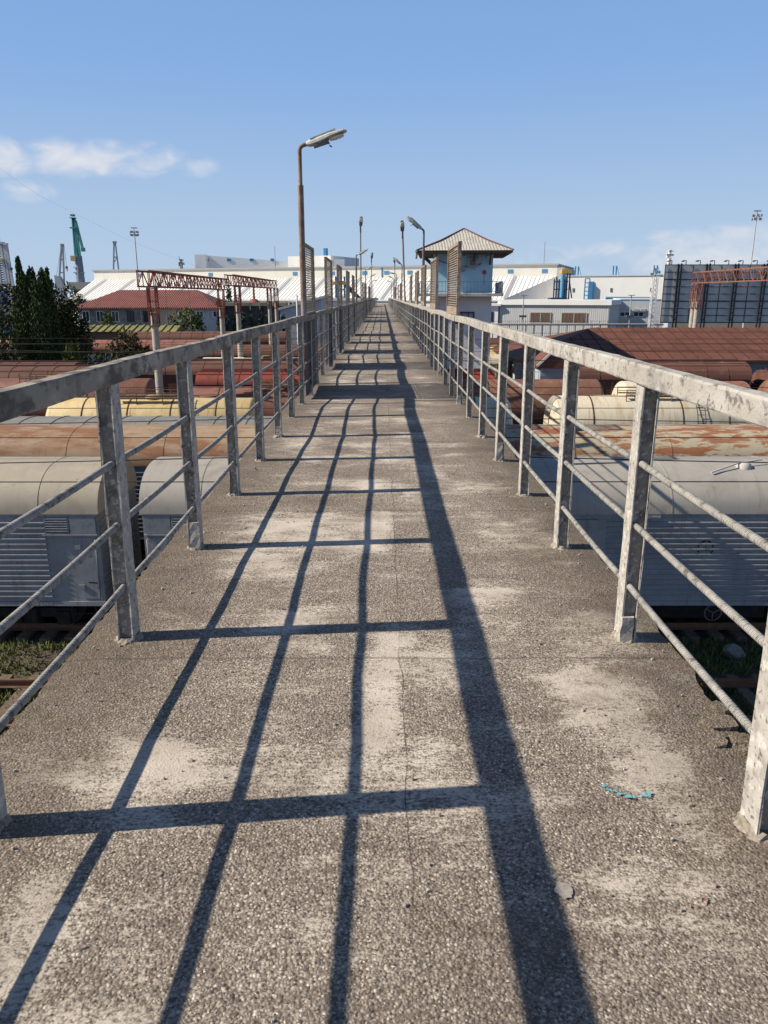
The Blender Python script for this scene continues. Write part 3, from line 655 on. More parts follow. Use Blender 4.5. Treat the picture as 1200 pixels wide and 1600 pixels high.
def tank(xc, y, L_, label, tank_m, end_m=None, r=1.42, cz=2.60, hatch=True, bands=True, dome_m=None, group='wagons standing on the yard tracks'):
    t = thing('tank_wagon', (xc, y, G), label, 'railway wagon', group); h = L_ / 2
    prof = [(-h, 0.001)] + [(-h + .38 * (1 - math.cos(a)), r * math.sin(a) ** .8) for a in [math.pi / 2 * k / 7 for k in range(1, 8)]]
    body = [(-h + .38, r), (h - .38, r)]
    if end_m is None:
        prof2 = prof + [(-x, rr) for x, rr in reversed(prof)]; fix(MB().lathex(prof2, 0, cz).build('tank', tank_m, t))
    else:
        fix(MB().lathex(body, 0, cz).build('tank', tank_m, t)); fix(MB().lathex(prof + [(-h + 1.05, r + .004)], 0, cz).build('tank_end', end_m, t)); fix(MB().lathex([(-x, rr) for x, rr in reversed(prof)], 0, cz).build('tank_end', end_m, t))
    dk = M('dark_strap_steel', (.09, .06, .045), .75)
    if bands:
        for bx in (-h * .62, -h * .2, h * .2, h * .62):
            MB().lathex([(bx - .03, r + .003), (bx - .03, r + .014), (bx + .03, r + .014), (bx + .03, r + .003)], 0, cz).build('strap', dk, t)
    zt = cz + r
    if hatch:
        d = MB(); d.lathez([(zt - .12, .42), (zt + .06, .40), (zt + .13, .3), (zt + .16, .0)], 0, 0, 18); fix(d.build('hatch_dome', dome_m or M('rusty_hatch', (.26, .17, .09), .8, 0, [((.45, .33, .16), 5, .5, .62, .8)]), t))
        p = MB(); p.box(-1.5, 1.5, -.72, -.5, zt + .02, zt + .07); p.box(-1.5, 1.5, .5, .72, zt + .02, zt + .07)
        for x in (-1.5, -.6, .6, 1.5):
            for s in (-1, 1): p.bar((x, s * .72, zt - .25), (x, s * .72, zt + .30), .035)
        for s in (-1, 1):
            for z in (.14, .30): p.bar((-1.5, s * .72, zt + z), (1.5, s * .72, zt + z), .03)
        p.build('hatch_platform', M('rusty_platform', (.17, .105, .065), .85, 0, [((.30, .22, .12), 7, .48, .6, .7)]), t)
        l = MB()
        for s in (-1, 1):
            for x in (1.62, 1.98): l.tube([(x, s * (r + .1) * math.cos(a), cz + (r + .1) * math.sin(a)) for a in [R(-20 + 95 * k / 8) for k in range(9)]], .02, 6)
            for k in range(7):
                a = R(-15 + 85 * k / 6); l.bar((1.62, s * (r + .1) * math.cos(a), cz + (r + .1) * math.sin(a)), (1.98, s * (r + .1) * math.cos(a), cz + (r + .1) * math.sin(a)), .025)
        l.build('ladder', dk, t)
    u = MB(); u.box(-h - .3, h + .3, -.3, .3, .95, 1.22)
    for e in (-1, 1): u.box(min(e * (h - .2), e * (h + .3)), max(e * (h - .2), e * (h + .3)), -1.4, 1.4, .98, 1.2); u.box(min(e * (h - 1.9), e * (h - 1.3)), max(e * (h - 1.9), e * (h - 1.3)), -1.0, 1.0, 1.2, 1.75)
    u.build('underframe', under_m, t); bogies(t, L_); buffers(t, L_ + .6)
    return t
def boxcar(xc, y, L_, label, body_m, roof_m, z_eave=3.65, z_top=4.45, ridges=0, walk=False, kind='boxcar', number=None, num_m=None):
    t = thing('covered_wagon', (xc, y, G), label, 'railway wagon', 'wagons standing on the yard tracks'); h = L_ / 2; hw = 1.52
    b = MB(); b.box(-h, h, -hw, hw, 1.2, z_eave)
    x = -h
    while x <= h + .01:
        for s in (-1, 1): b.box(x - .05, x + .05, min(s * (hw + .002), s * (hw + .06)), max(s * (hw + .002), s * (hw + .06)), 1.2, z_eave - .06)
        x += L_ / 10
    for s in (-1, 1):
        for z in (1.9, 2.6, 3.3): b.box(min(s * (h + .061), s * (h + .1)), max(s * (h + .061), s * (h + .1)), -hw, hw, z, z + .1)
    b.build('body', body_m, t)
    r = MB(); r.prism(roof_prof(hw + .07, z_eave, z_top, 14, .75), -h - .08, h + .08, True)
    x = -h + 1.2
    while x < h - .6: r.prism(roof_prof(hw + .085, z_eave, z_top + .025, 14, .75), x - .03, x + .03, True); x += 1.25
    for k in range(ridges):
        yy = -1.1 + 2.2 * k / max(1, ridges - 1); zz = z_eave + (z_top - z_eave) * (1 - (abs(yy) / (hw + .07)) ** 2) ** .5
        r.box(-h, h, yy - .05, yy + .05, zz - .05, zz + .09)
    fix(r.build('roof', roof_m, t))
    if walk:
        k = MB(); x = -h
        for yy in (-.3, -.1, .1, .3): k.box(-h + .1, h - .1, yy - .085, yy + .085, z_top + .10, z_top + .13)
        while x < h: k.box(x, x + .06, -.4, .4, z_top - .03, z_top + .098); x += 1.6
        k.build('roof_walk', M('weathered_walk_planks', (.20, .17, .14), .9), t)
    for s in (-1, 1):
        d = MB(); d.box(-1.05, 1.05, min(s * (hw + .062), s * (hw + .10)), max(s * (hw + .062), s * (hw + .10)), 1.28, z_eave - .15)
        d.build('door', body_m, t)
    u = MB(); u.box(-h, h, -1.2, 1.2, .95, 1.198); u.build('underframe', under_m, t); bogies(t, L_); buffers(t, L_)
    if number: text_mesh('lettering', number, 1.0, num_m, t, (0, -hw - .11, 2.9), (R(90), 0, 0), .01)
    return t

# paints
roof_cream = M('beige_wagon_roof', (.36, .315, .245), .7, 0, [((.20, .135, .085), 2.6, .56, .70, .45, (3.2, .35, .35)), ((.15, .13, .11), 1.1, .52, .66, .35, (1, 1.6, 1)), ((.33, .29, .23), .8, .42, .62, .7, (.5, 1, 1)), ((.40, .36, .30), 2.5, .5, .65, .6), ((.22, .13, .07), 7, .62, .70, .5, (.4, 1, 1))])
roof_grey = M('pale_grey_wagon_roof', (.345, .32, .285), .7, 0, [((.20, .135, .085), 2.6, .56, .70, .45, (3.2, .35, .35)), ((.15, .13, .11), 1.1, .52, .66, .35, (1, 1.6, 1)), ((.33, .31, .28), .9, .42, .62, .7, (.5, 1, 1)), ((.38, .35, .315), 3, .5, .65, .6), ((.25, .15, .09), 6, .62, .70, .45, (1.5, 1, 1))])
body_grey = M('blue_grey_wagon_side', (.28, .285, .295), .6, 0, [((.115, .085, .065), 3.0, .54, .68, .55, (2.6, 1, .22)), ((.21, .215, .225), 1.2, .42, .62, .8, (.6, 1, 1)), ((.33, .34, .35), 4, .52, .66, .5), ((.09, .055, .04), 9, .62, .68, .6, (1.6, 1, .6))])
body_dark = M('slate_wagon_side', (.17, .19, .215), .6, 0, [((.115, .085, .065), 3.0, .54, .68, .55, (2.6, 1, .22)), ((.11, .12, .14), 1.5, .42, .62, .8), ((.12, .07, .05), 7, .62, .68, .6)])
roof_rusty = M('brown_rusted_roof', (.33, .235, .155), .8, 0, [((.20, .135, .085), 2.6, .56, .70, .45, (3.2, .35, .35)), ((.15, .13, .11), 1.1, .52, .66, .35, (1, 1.6, 1)), ((.22, .092, .042), 1.1, .45, .57, .85, (.35, 1.2, 1.2)), ((.38, .31, .24), 1.6, .52, .64, .7, (.5, 1, 1)), ((.10, .05, .03), 6, .6, .7, .5, (.3, 1, 1))])
roof_flake = M('cream_roof_flaking_to_rust', (.40, .345, .25), .75, 0, [((.25, .085, .036), 1.5, .52, .57, .85, (.34, 1.3, 1.3)), ((.28, .10, .035), 4.2, .53, .57, .85, (.35, 1.3, 1.3)), ((.16, .05, .025), 7, .60, .66, .6, (.4, 1, 1))])
grey_roof2 = M('slate_flat_roof', (.22, .215, .205), .75, 0, [((.20, .135, .085), 2.6, .56, .70, .45, (3.2, .35, .35)), ((.15, .13, .11), 1.1, .52, .66, .35, (1, 1.6, 1)), ((.15, .14, .135), 1.0, .44, .62, .7), ((.28, .25, .21), 3, .52, .64, .6)])
cream_t = M('cream_yellow_tank', (.60, .46, .23), .55, 0, [((.30, .17, .075), 2.2, .55, .70, .55, (3.0, .4, .3)), ((.52, .36, .16), 1.2, .46, .64, .6), ((.22, .10, .045), 3.2, .60, .67, .7, (2.2, .5, .5)), ((.66, .54, .32), 2.5, .5, .64, .5)])
cream2_t = M('pale_cream_tank', (.60, .535, .41), .55, 0, [((.30, .17, .075), 2.2, .55, .70, .55, (3.0, .4, .3)), ((.46, .33, .18), 1.3, .52, .66, .6, (2, .6, .6)), ((.25, .11, .05), 3.5, .62, .68, .7, (2.2, .5, .5))])
brown_t = M('brown_tank', (.21, .095, .070), .6, 0, [((.15, .065, .048), 1.1, .44, .62, .8), ((.27, .14, .10), 2.5, .54, .66, .6)])
brown2_t = M('dull_brown_tank', (.23, .115, .075), .65, 0, [((.15, .07, .045), 1.3, .44, .62, .8), ((.33, .19, .10), 1.8, .56, .66, .6)])
pink_t = M('faded_red_tank', (.27, .115, .080), .6, 0, [((.19, .07, .05), 1.5, .46, .64, .7), ((.35, .18, .125), 3, .55, .66, .5)])
brown_b = M('oxide_brown_wagon', (.14, .058, .042), .75, 0, [((.09, .04, .03), 1.4, .44, .62, .8), ((.20, .095, .065), 3, .56, .66, .6)])
brown_r = M('oxide_brown_roof', (.145, .066, .047), .75, 0, [((.11, .05, .038), 1.0, .44, .62, .8, (.6, 1, 1)), ((.21, .108, .078), 2.5, .56, .66, .6, (.5, 1, 1))])
red_b = M('bright_red_wagon', (.24, .050, .037), .75, 0, [((.11, .042, .030), 1.9, .44, .62, .7), ((.42, .14, .10), 4, .6, .68, .5)])
white_b = M('white_wagon', (.66, .63, .57), .65, 0, [((.45, .38, .30), 2.2, .56, .66, .6)])

A = reefer(-6.95 - 10.5, 19.5, 21, 'beige roofed wagon nearest the left edge, with ribbed side and number on its frame', body_grey, roof_cream, number='3 80-028 524-2')
B = reefer(-5.85 + 10.0, 19.5, 20, 'pale grey roofed wagon of the nearest row, passing under the footbridge', body_grey, roof_grey, emblem=(3.79, 2.62), vents=(4.9,))
reefer(-12.9, 25.0, 21, 'brown rusted roof wagon standing behind the nearest beige roofed wagon on the left', body_dark, roof_rusty, zr=4.5)
reefer(9.0, 25.0, 21, 'cream roofed wagon with flaking orange rust patches, second row on the right', body_dark, roof_flake, zr=4.5)
boxcar(-11.5, 30.4, 15, 'slate grey roofed wagon in front of the cream yellow tank wagon', body_dark, grey_roof2, 3.35, 3.93)
tank(-10.75, 36.3, 9.9, 'cream yellow tank wagon with rusty hatch platform on the left', cream_t, r=1.36, cz=2.62)
tank(1.3, 36.3, 9.6, 'cream tank wagon of the fourth row passing under the bridge, only its right end showing', cream2_t, r=1.42, cz=2.6)
tank(12.75, 36.3, 10.0, 'pale cream tank wagon on the right, behind the flaking rusty roof', cream2_t, r=1.44, cz=2.66)
tank(-17.6, 41.6, 11.0, 'dark brown tank wagon behind the left end of the cream yellow tank', brown_t, r=1.5, cz=2.85)
tank(-5.4, 41.6, 10.6, 'brown tank wagon behind the right end of the cream yellow tank', brown_t, r=1.40, cz=2.5)
tank(6.6, 41.6, 10.4, 'brown tank wagon on the right beside the shed wing of the rusty roofed building', brown2_t, r=1.5, cz=2.8, hatch=False)
tank(16.1, 41.6, 7.2, 'faded red tank wagon with a cream rounded end on the right', pink_t, end_m=cream2_t, r=1.48, cz=2.72, hatch=False, bands=False)
tank(26.0, 41.6, 11.0, 'rusty brown tank wagon with hatch platform at the right edge below the rusty roof', brown2_t, r=1.5, cz=2.8)
boxcar(-24.5, 47.2, 15, 'long brown roofed wagon in front of the cypress trees at the left edge', brown_b, brown_r, 3.6, 4.5, ridges=3)
boxcar(-2.2, 47.2, 17.5, 'bright red wagon with ridged roof seen through the railings', red_b, red_b, 3.55, 4.25, ridges=6)
boxcar(-10, 52.6, 16, 'brown roofed wagon directly behind the bright red wagon', brown_b, brown_r, 3.6, 4.45, ridges=4)
boxcar(-28, 52.6, 15, 'low brown roofed wagon behind the gantry posts at far left', brown_b, brown_r, 3.5, 4.3, ridges=3)
tank(-8.6, 58, 10, 'white topped tank wagon behind the brown roofed wagons left of the bridge', white_b, r=1.45, cz=2.75)
tank(-21.0, 64, 11, 'cream tank wagon beyond the near gantry post', cream2_t, r=1.4, cz=2.6, hatch=True)
boxcar(-11.5, 70, 14, 'brown wagon left of the bridge in front of the small fir hedge', brown_b, brown_r, 3.5, 4.4)
boxcar(-21, 76, 13, 'faded red wagon with white painted lettering beyond the gantry', pink_t, pink_t, 3.7, 4.5, number='RAILWAY', num_m=white_b)
tank(-36.0, 83, 11, 'reddish brown tank wagon in front of the mossy tiled roof', pink_t, r=1.55, cz=3.1, hatch=False)
tank(9.0, 62.5, 10, 'cream tank wagon behind the control tower and left of the rusty roof', cream_t, r=1.5, cz=3.2)
boxcar(8.0, 70, 18, 'long brown wagon in front of the low corrugated hall', brown_b, brown_r, 3.7, 5.0)
boxcar(24, 76, 16, 'brown wagon showing just above the ridge of the rusty roof', brown_b, brown_r, 3.7, 4.9)
boxcar(-20, 90, 18, 'dark brown wagon in front of the white annex with two windows', brown_b, brown_r, 3.6, 4.7)
boxcar(16.4, 46.7, 10, 'brown wagon close in front of the whitewashed wall of the rusty roofed hall', brown_b, brown_r, 3.9, 4.85, ridges=4)
boxcar(28.5, 46.7, 11, 'oxide brown wagon at the right edge between the hatch tank and the hall wall', brown_b, brown_r, 3.5, 4.3, ridges=3)
boxcar(5.9, 58.5, 6.0, 'cream painted short wagon beside the foot of the control tower', cream2_t, cream2_t, 3.8, 4.4)

# overhead wires
wire_m = M('dark_overhead_wire', (.03, .028, .026), .6)
def wires():
    def wire(label, y, z, sag=0.0, dy=0.0, x0=-60, x1=60, r=.0115, tilt=0.0):
        pts = []
        for k in range(41):
            x = x0 + (x1 - x0) * k / 40; pts.append((x, y + dy * (k / 40 - .5), z + tilt * (k / 40 - .5) + sag * (((x / 22.0) % 2 - 1) ** 2)))
        o = MB().tube(pts, r, 5).build('overhead_wire', wire_m); tag(o, label, 'overhead wire', 'overhead wires crossing the yard')
    wire('overhead contact wire above the open front track, crossing the nearest wagon roofs', 14.8, -1.82)
    wire('overhead carrying wire just above the open front track wire', 14.95, -1.62, .35, .2)
    wire('overhead contact wire above the nearest row of grey wagons', 19.5, -1.78)
    wire('overhead carrying wire above the nearest row of grey wagons', 19.6, -1.52, .3, .3, tilt=.2)
    wire('overhead contact wire above the second row of rusted roofs', 25.0, -1.80)
    wire('overhead carrying wire above the second row of rusted roofs', 25.1, -1.55, .3, -.2)
    wire('overhead contact wire above the slate roofed wagon', 30.4, -1.75)
    wire('overhead contact wire above the row of cream tanks', 36.3, -1.7)
    wire('overhead carrying wire above the row of cream tanks', 36.4, -1.35, .4)
    wire('overhead contact wire above the row of brown tanks', 41.6, -1.6, r=.011)
    wire('sloping pale cable in front of the cypress trees', 44.5, -1.35, 0, 0, -40, 6, .014, -1.1)
    wire('overhead contact wire above the red wagon', 47.2, -1.5, r=.011)
    wire('overhead contact wire crossing before the cream tank beyond the near gantry mast', 58, -1.3, r=.013)
    wire('overhead contact wire crossing low in front of the far brown wagons', 64, -1.2, r=.014)
    wire('overhead carrying wire above the red wagon', 47.3, -1.05, .45, r=.011)
    wire('overhead carrying wire above the row of brown tanks', 41.7, -1.2, .4, r=.010)
    wire('overhead contact wire behind the red wagon', 52.6, -1.4, r=.012)
    o = MB().tube([at(-20, 250, 90), at(60, 305, 95), at(200, 375, 105), at(330, 425, 118)], .007, 5).build('sky_cable', M('thin_sky_cable', (.40, .42, .45), .6)); tag(o, 'thin cable crossing the sky in front of the green port crane', 'cable')
wires()

# ------------------------------------------------------------------ catenary gantries
orange = M('oxide_red_lattice', (.25, .075, .052), .75, 0, [((.15, .045, .036), 4, .45, .62, .7), ((.34, .14, .10), 9, .55, .66, .5)])
orange2 = M('orange_lattice', (.25, .115, .085), .75, 0, [((.20, .08, .055), 4, .45, .62, .7)])
conc_post = M('pale_concrete_mast', (.42, .385, .33), .9, 0, [((.30, .27, .23), 3, .45, .62, .7), ((.10, .08, .07), 12, .64, .70, .7)])
def lattice(mb, p0, p1, w_, h_, n, t_=.055):
    p0 = Vector(p0); p1 = Vector(p1); d = (p1 - p0).normalized(); a = Vector((d.y, -d.x, 0)).normalized() * w_ / 2; u = Vector((0, 0, h_))
    c = [lambda q, s=s, z=z: p0.lerp(p1, q) + a * s + u * z for s in (-1, 1) for z in (0, 1)]
    for f in c: mb.bar(f(0), f(1), t_ * 1.4)
    for k in range(n):
        q0, q1 = k / n, (k + 1) / n
        for (i, j) in ((0, 1), (2, 3)):
            A_, B_ = (i, j) if k % 2 == 0 else (j, i)
            mb.bar(c[A_](q0), c[B_](q1), t_ * .8); mb.bar(c[i](q0), c[j](q0), t_ * .7)
        for (i, j) in ((1, 3), (0, 2)):
            A_, B_ = (i, j) if k % 2 == 0 else (j, i); mb.bar(c[A_](q0), c[B_](q1), t_ * .6)
    for (i, j) in ((0, 1), (2, 3), (0, 2), (1, 3)): mb.bar(c[i](1), c[j](1), t_)
def gantry(label, x, ya, yb, zt, masts, mat, h_=.72, n=22, over=1.6, hang=True, th=.055):
    t = thing('catenary_gantry', (x, (ya + yb) / 2, G), label, 'railway gantry', 'overhead line gantries in the yard')
    T = Vector((0, -(ya + yb) / 2, -G)); off = lambda p: Vector(p) + Vector((-x, T.y, T.z))
    mb = MB(); lattice(mb, off((x, ya - over, zt)), off((x, yb + over, zt)), .6, h_, n, th); mb.build('lattice_beam', mat, t)
    for (yy, dx) in masts:
        MB().tube([off((x + dx, yy, G - .1)), off((x + dx, yy, zt - 1.25))], [.23, .17], 14).build('mast', conc_post, t)
        c = MB()
        for sx in (-.2, .2):
            for sy in (-.2, .2): c.bar(off((x + dx + sx, yy + sy, zt - 1.9)), off((x + dx + sx, yy + sy, zt - .003)), .06)
        for z in (1.9, 1.3, .7, .1):
            for a_, b_ in (((-.2, -.2), (.2, -.2)), ((.2, -.2), (.2, .2)), ((.2, .2), (-.2, .2)), ((-.2, .2), (-.2, -.2))): c.bar(off((x + dx + a_[0], yy + a_[1], zt - z)), off((x + dx + b_[0], yy + b_[1], zt - z)), .05)
        for s in (-1, 1): c.bar(off((x + dx, yy + s * .17, zt - 1.8)), off((x + dx, yy + s * .8, zt - .02)), .06)
        c.build('mast_head', mat, t)
    # droppers carrying the line
    if not hang: return t
    ins = MB()
    yy = ya + 2.5
    while yy < yb - 1:
        ins.bar(off((x, yy, zt)), off((x, yy, zt - 1.5)), .018); ins.lathez([(off((x, yy, zt - 1.9)).z, .05), (off((x, yy, zt - 1.5)).z, .05)], 0, off((x, yy, 0)).y, 8); yy += 5.2
    ins.build('wire_hanger', dark_pole, t)
    return t
gx = ax(238, 40.2, 460)
gantry('nearer red lattice gantry on concrete masts left of the bridge', gx, 40.2, 57.6, az(448, 40.2, 238), [(40.2, 0), (57.2, 0)], orange, over=1.3)
gx2 = ax(352, 57.5, 450)
gantry('farther red lattice gantry left of the bridge, ending near the mesh screens', gx2 + .25, 58.8, 80.5, az(446, 58.8, 345), [(58.9, .35), (79.2, -.2), (80.9, .25)], orange, over=1.0)
gx3 = ax(1098, 63, 440)
gantry('orange lattice gantry at the right edge in front of the dark framed board', gx3, 42, 63, az(442, 63, 1098), [(63.0, -.25), (64.3, -.05)], orange2, over=1.4, h_=.82, n=36, hang=False, th=.042)

# ------------------------------------------------------------------ trees
bark = M('grey_bark', (.10, .075, .055), .95)
def leafmat(name, a, b, c): return M(name, a, .75, 0, [(b, .9, .42, .6, .9), (c, 5, .5, .64, .75)], spec=.2)
cyp_m = leafmat('cypress_foliage', (.045, .068, .020), (.022, .038, .012), (.12, .145, .040))
dark_leaf = leafmat('dark_broad_foliage', (.042, .058, .018), (.020, .031, .011), (.125, .120, .042))
brown_leaf = leafmat('brownish_foliage', (.058, .062, .022), (.028, .036, .013), (.15, .105, .042))
green_leaf = leafmat('fresh_green_foliage', (.10, .125, .028), (.05, .075, .018), (.17, .17, .045))
fir_m = leafmat('bluish_fir_foliage', (.045, .070, .055), (.025, .042, .034), (.09, .12, .085))
def leaves(mb, c, rx_, ry, rz, n, s, rnd, up=.0, gap=True):
    for _ in range(n):
        while True:
            p = Vector((rnd.uniform(-1, 1), rnd.uniform(-1, 1), rnd.uniform(-1, 1)))
            if .25 < p.length < 1: break
        p *= .55 + .45 * rnd.random() ** .3 / max(.3, p.length) * .6 if False else 1
        q = Vector((c[0] + p.x * rx_, c[1] + p.y * ry, c[2] + p.z * rz))
        if gap and nz3(q.x * 1.1, q.y * 1.1, q.z * .8) < -.18 and rnd.random() < .8: continue
        d = Vector((rnd.gauss(0, 1), rnd.gauss(0, 1), rnd.gauss(0, 1) + up * 3)).normalized(); e = d.orthogonal().normalized(); e.rotate(Matrix.Rotation(rnd.uniform(0, 6.28), 3, d))
        L_ = s * rnd.uniform(.6, 1.5); W = L_ * rnd.uniform(.3, .55)
        mb.add([q - e * W * .3, q + d * L_ * .5 - e * W * .5, q + d * L_, q + d * L_ * .5 + e * W * .5], [(0, 1, 2, 3)])
def plant(name, label, cat, base, spires, mat, n, s, seed, group=None, up=.5, trunk=True):
    """spires = list of (dx, dy, z0, z1, r, taper) lobes of the crown"""
    rnd = random.Random(seed); t = thing(name, base, label, cat, group); mb = MB()
    tot = sum(r * r * (z1 - z0) for _, _, z0, z1, r, _ in spires)
    for (dx, dy, z0, z1, r, tp) in spires:
        k = max(3, int((z1 - z0) / (r * .8))); cnt = int(n * r * r * (z1 - z0) / tot)
        for i in range(k):
            f = (i + .5) / k; rr = r * (max(.08, (1 - f) ** tp) if tp > 0 else math.sin(math.pi * (.12 + .82 * f)) ** .6)
            jit = r * (.22 if up < 1 else .07)
            leaves(mb, (dx + rnd.uniform(-jit, jit), dy + rnd.uniform(-jit, jit), z0 + (z1 - z0) * f), rr, rr, (z1 - z0) / k * .9, cnt // k, s, rnd, up, up < 1)
    mb.build('crown', mat, t)
    if trunk:
        zt = max(q[3] for q in spires); tk = MB(); tk.tube([(0, 0, -.2), (.05, 0, zt * .3), (-.03, .05, zt * .6), (spires[0][0] * .5, spires[0][1] * .5, zt * .85)], [.22, .17, .10, .03], 8)
        for q in spires[:6]: tk.tube([(0, 0, zt * .2), (q[0] * .6, q[1] * .6, q[2] + (q[3] - q[2]) * .3), (q[0], q[1], q[2] + (q[3] - q[2]) * .75)], [.12, .08, .02], 6)
        tk.build('trunk', bark, t)
    return t
def gp(u, Y): return Vector((ax(u, Y), Y, G))
TY = 62.0
def hz(v, Y): return az(v, Y) - G
plant('cypress_tree', 'tallest pointed cypress at the left edge of the yard', 'tree', gp(36, TY), [(0, 0, .8, hz(411, TY), 1.15, .55), (-.55, .3, .6, hz(455, TY), 1.05, .4), (.4, -.3, .6, hz(440, TY), 1.05, .45), (.05, 0, hz(445, TY), hz(407, TY), .42, .9)], cyp_m, 22000, .20, 1, None, 1.6)
plant('cypress_tree', 'multi topped dark cypress right of the tallest pointed cypress', 'tree', gp(63, TY), [(-.6, 0, .6, hz(428, TY), 1.25, .42), (.2, .2, .6, hz(430, TY), 1.25, .40), (.85, -.1, .6, hz(425, TY), .9, .55), (.15, -.6, .4, hz(448, TY), 1.35, .3)], cyp_m, 26000, .20, 2, None, 1.6)
plant('broadleaf_tree', 'dark round tree with brownish leaf tips left of the red tiled roof', 'tree', gp(98, TY + 2), [(-.9, 0, 2.0, hz(448, TY), 1.3, 0), (.3, .2, 3.4, hz(452, TY), 1.3, 0), (.9, -.2, .8, hz(478, TY), 1.35, 0), (0, -.4, .5, hz(480, TY), 1.7, 0), (1.35, .1, .8, hz(505, TY), .9, 0)], dark_leaf, 16000, .25, 3, None, .2)
plant('broadleaf_tree', 'brownish tree half hidden behind the pointed cypress', 'tree', gp(18, TY + 5), [(-.3, 0, 1, hz(452, TY), 1.5, 0), (.9, 0, 2, hz(455, TY), 1.2, 0)], brown_leaf, 3000, .32, 4, None, .2)
plant('shrub', 'dark shrub mass at the left edge below the blue container', 'shrub', gp(-4, TY - 2), [(0, 0, .2, hz(488, TY), 1.5, 0), (1.2, -.3, .2, hz(520, TY), 1.0, 0), (-1.8, 0, 0, hz(480, TY), 1.6, 0)], dark_leaf, 5000, .3, 5, None, .2)
plant('shrub', 'leafy bush with orange tinted tops in front of the near gantry mast', 'shrub', gp(188, 57), [(0, 0, 1.6, hz(523, 57), 1.2, 0), (-.9, .2, .6, hz(538, 57), 1.0, 0), (.9, -.1, .8, hz(532, 57), 1.1, 0), (1.5, .2, .4, hz(548, 57), .7, 0)], brown_leaf, 5000, .26, 6, None, .2)
plant('palm_shrub', 'low bright green palm like plant at the foot of the dark trees', 'shrub', gp(108, 55), [(0, 0, .8, hz(546, 55), .9, 0), (-.6, .2, .4, hz(556, 55), .7, 0), (.7, 0, .4, hz(560, 55), .7, 0)], green_leaf, 2200, .42, 7, None, .5)
plant('shrub', 'dark low bushes between the palm like plant and the orange tinted bush', 'shrub', gp(146, 55), [(0, 0, .4, hz(555, 55), .9, 0), (-1.0, 0, .4, hz(560, 55), .8, 0), (1.1, 0, .4, hz(562, 55), .8, 0)], dark_leaf, 3000, .26, 8, None, .2)
plant('shrub', 'round yellow green bush in front of the white annex', 'shrub', gp(291, 99), [(0, 0, 2.5, hz(488, 99), 1.4, 0), (-1.3, 0, 1.5, hz(494, 99), 1.2, 0), (1.4, 0, 1.5, hz(495, 99), 1.3, 0)], green_leaf, 4500, .32, 9, None, .2)
plant('shrub', 'small pale weed bush in front of the grey building windows', 'shrub', gp(164, 104), [(0, 0, 2, hz(491, 104), .9, 0), (.7, 0, 2, hz(496, 104), .6, 0)], green_leaf, 1200, .3, 10, None, .3)
plant('shrub', 'small dark bush sticking up beside the red tiled roof', 'shrub', gp(126, 118), [(0, 0, 4, hz(464, 118), 1.2, 0)], dark_leaf, 1500, .3, 12)
k = 0
for u, v in ((340, 494), (352, 498), (366, 496), (378, 492), (391, 497), (404, 493), (417, 496), (431, 494), (444, 497)):
    nm = ['leftmost', 'second', 'third', 'fourth', 'fifth', 'sixth', 'seventh', 'eighth', 'rightmost'][k]
    plant('fir_tree', f'small bluish fir, {nm} of the row before the dark roofed shed', 'tree', gp(u, 96), [(0, 0, .6, hz(v, 96), 1.0, .8)], fir_m, 900, .34, 20 + k, 'small firs in front of the dark shed', .4, True); k += 1
plant('broadleaf_tree', 'dark tree behind the second gantry mast above the shed roof', 'tree', gp(358, 112), [(0, 0, 3, hz(452, 112), 1.2, .5), (-1.2, 0, 3, hz(470, 112), 1.2, 0), (1.0, 0, 3, hz(472, 112), 1.2, 0)], dark_leaf, 3000, .35, 33)
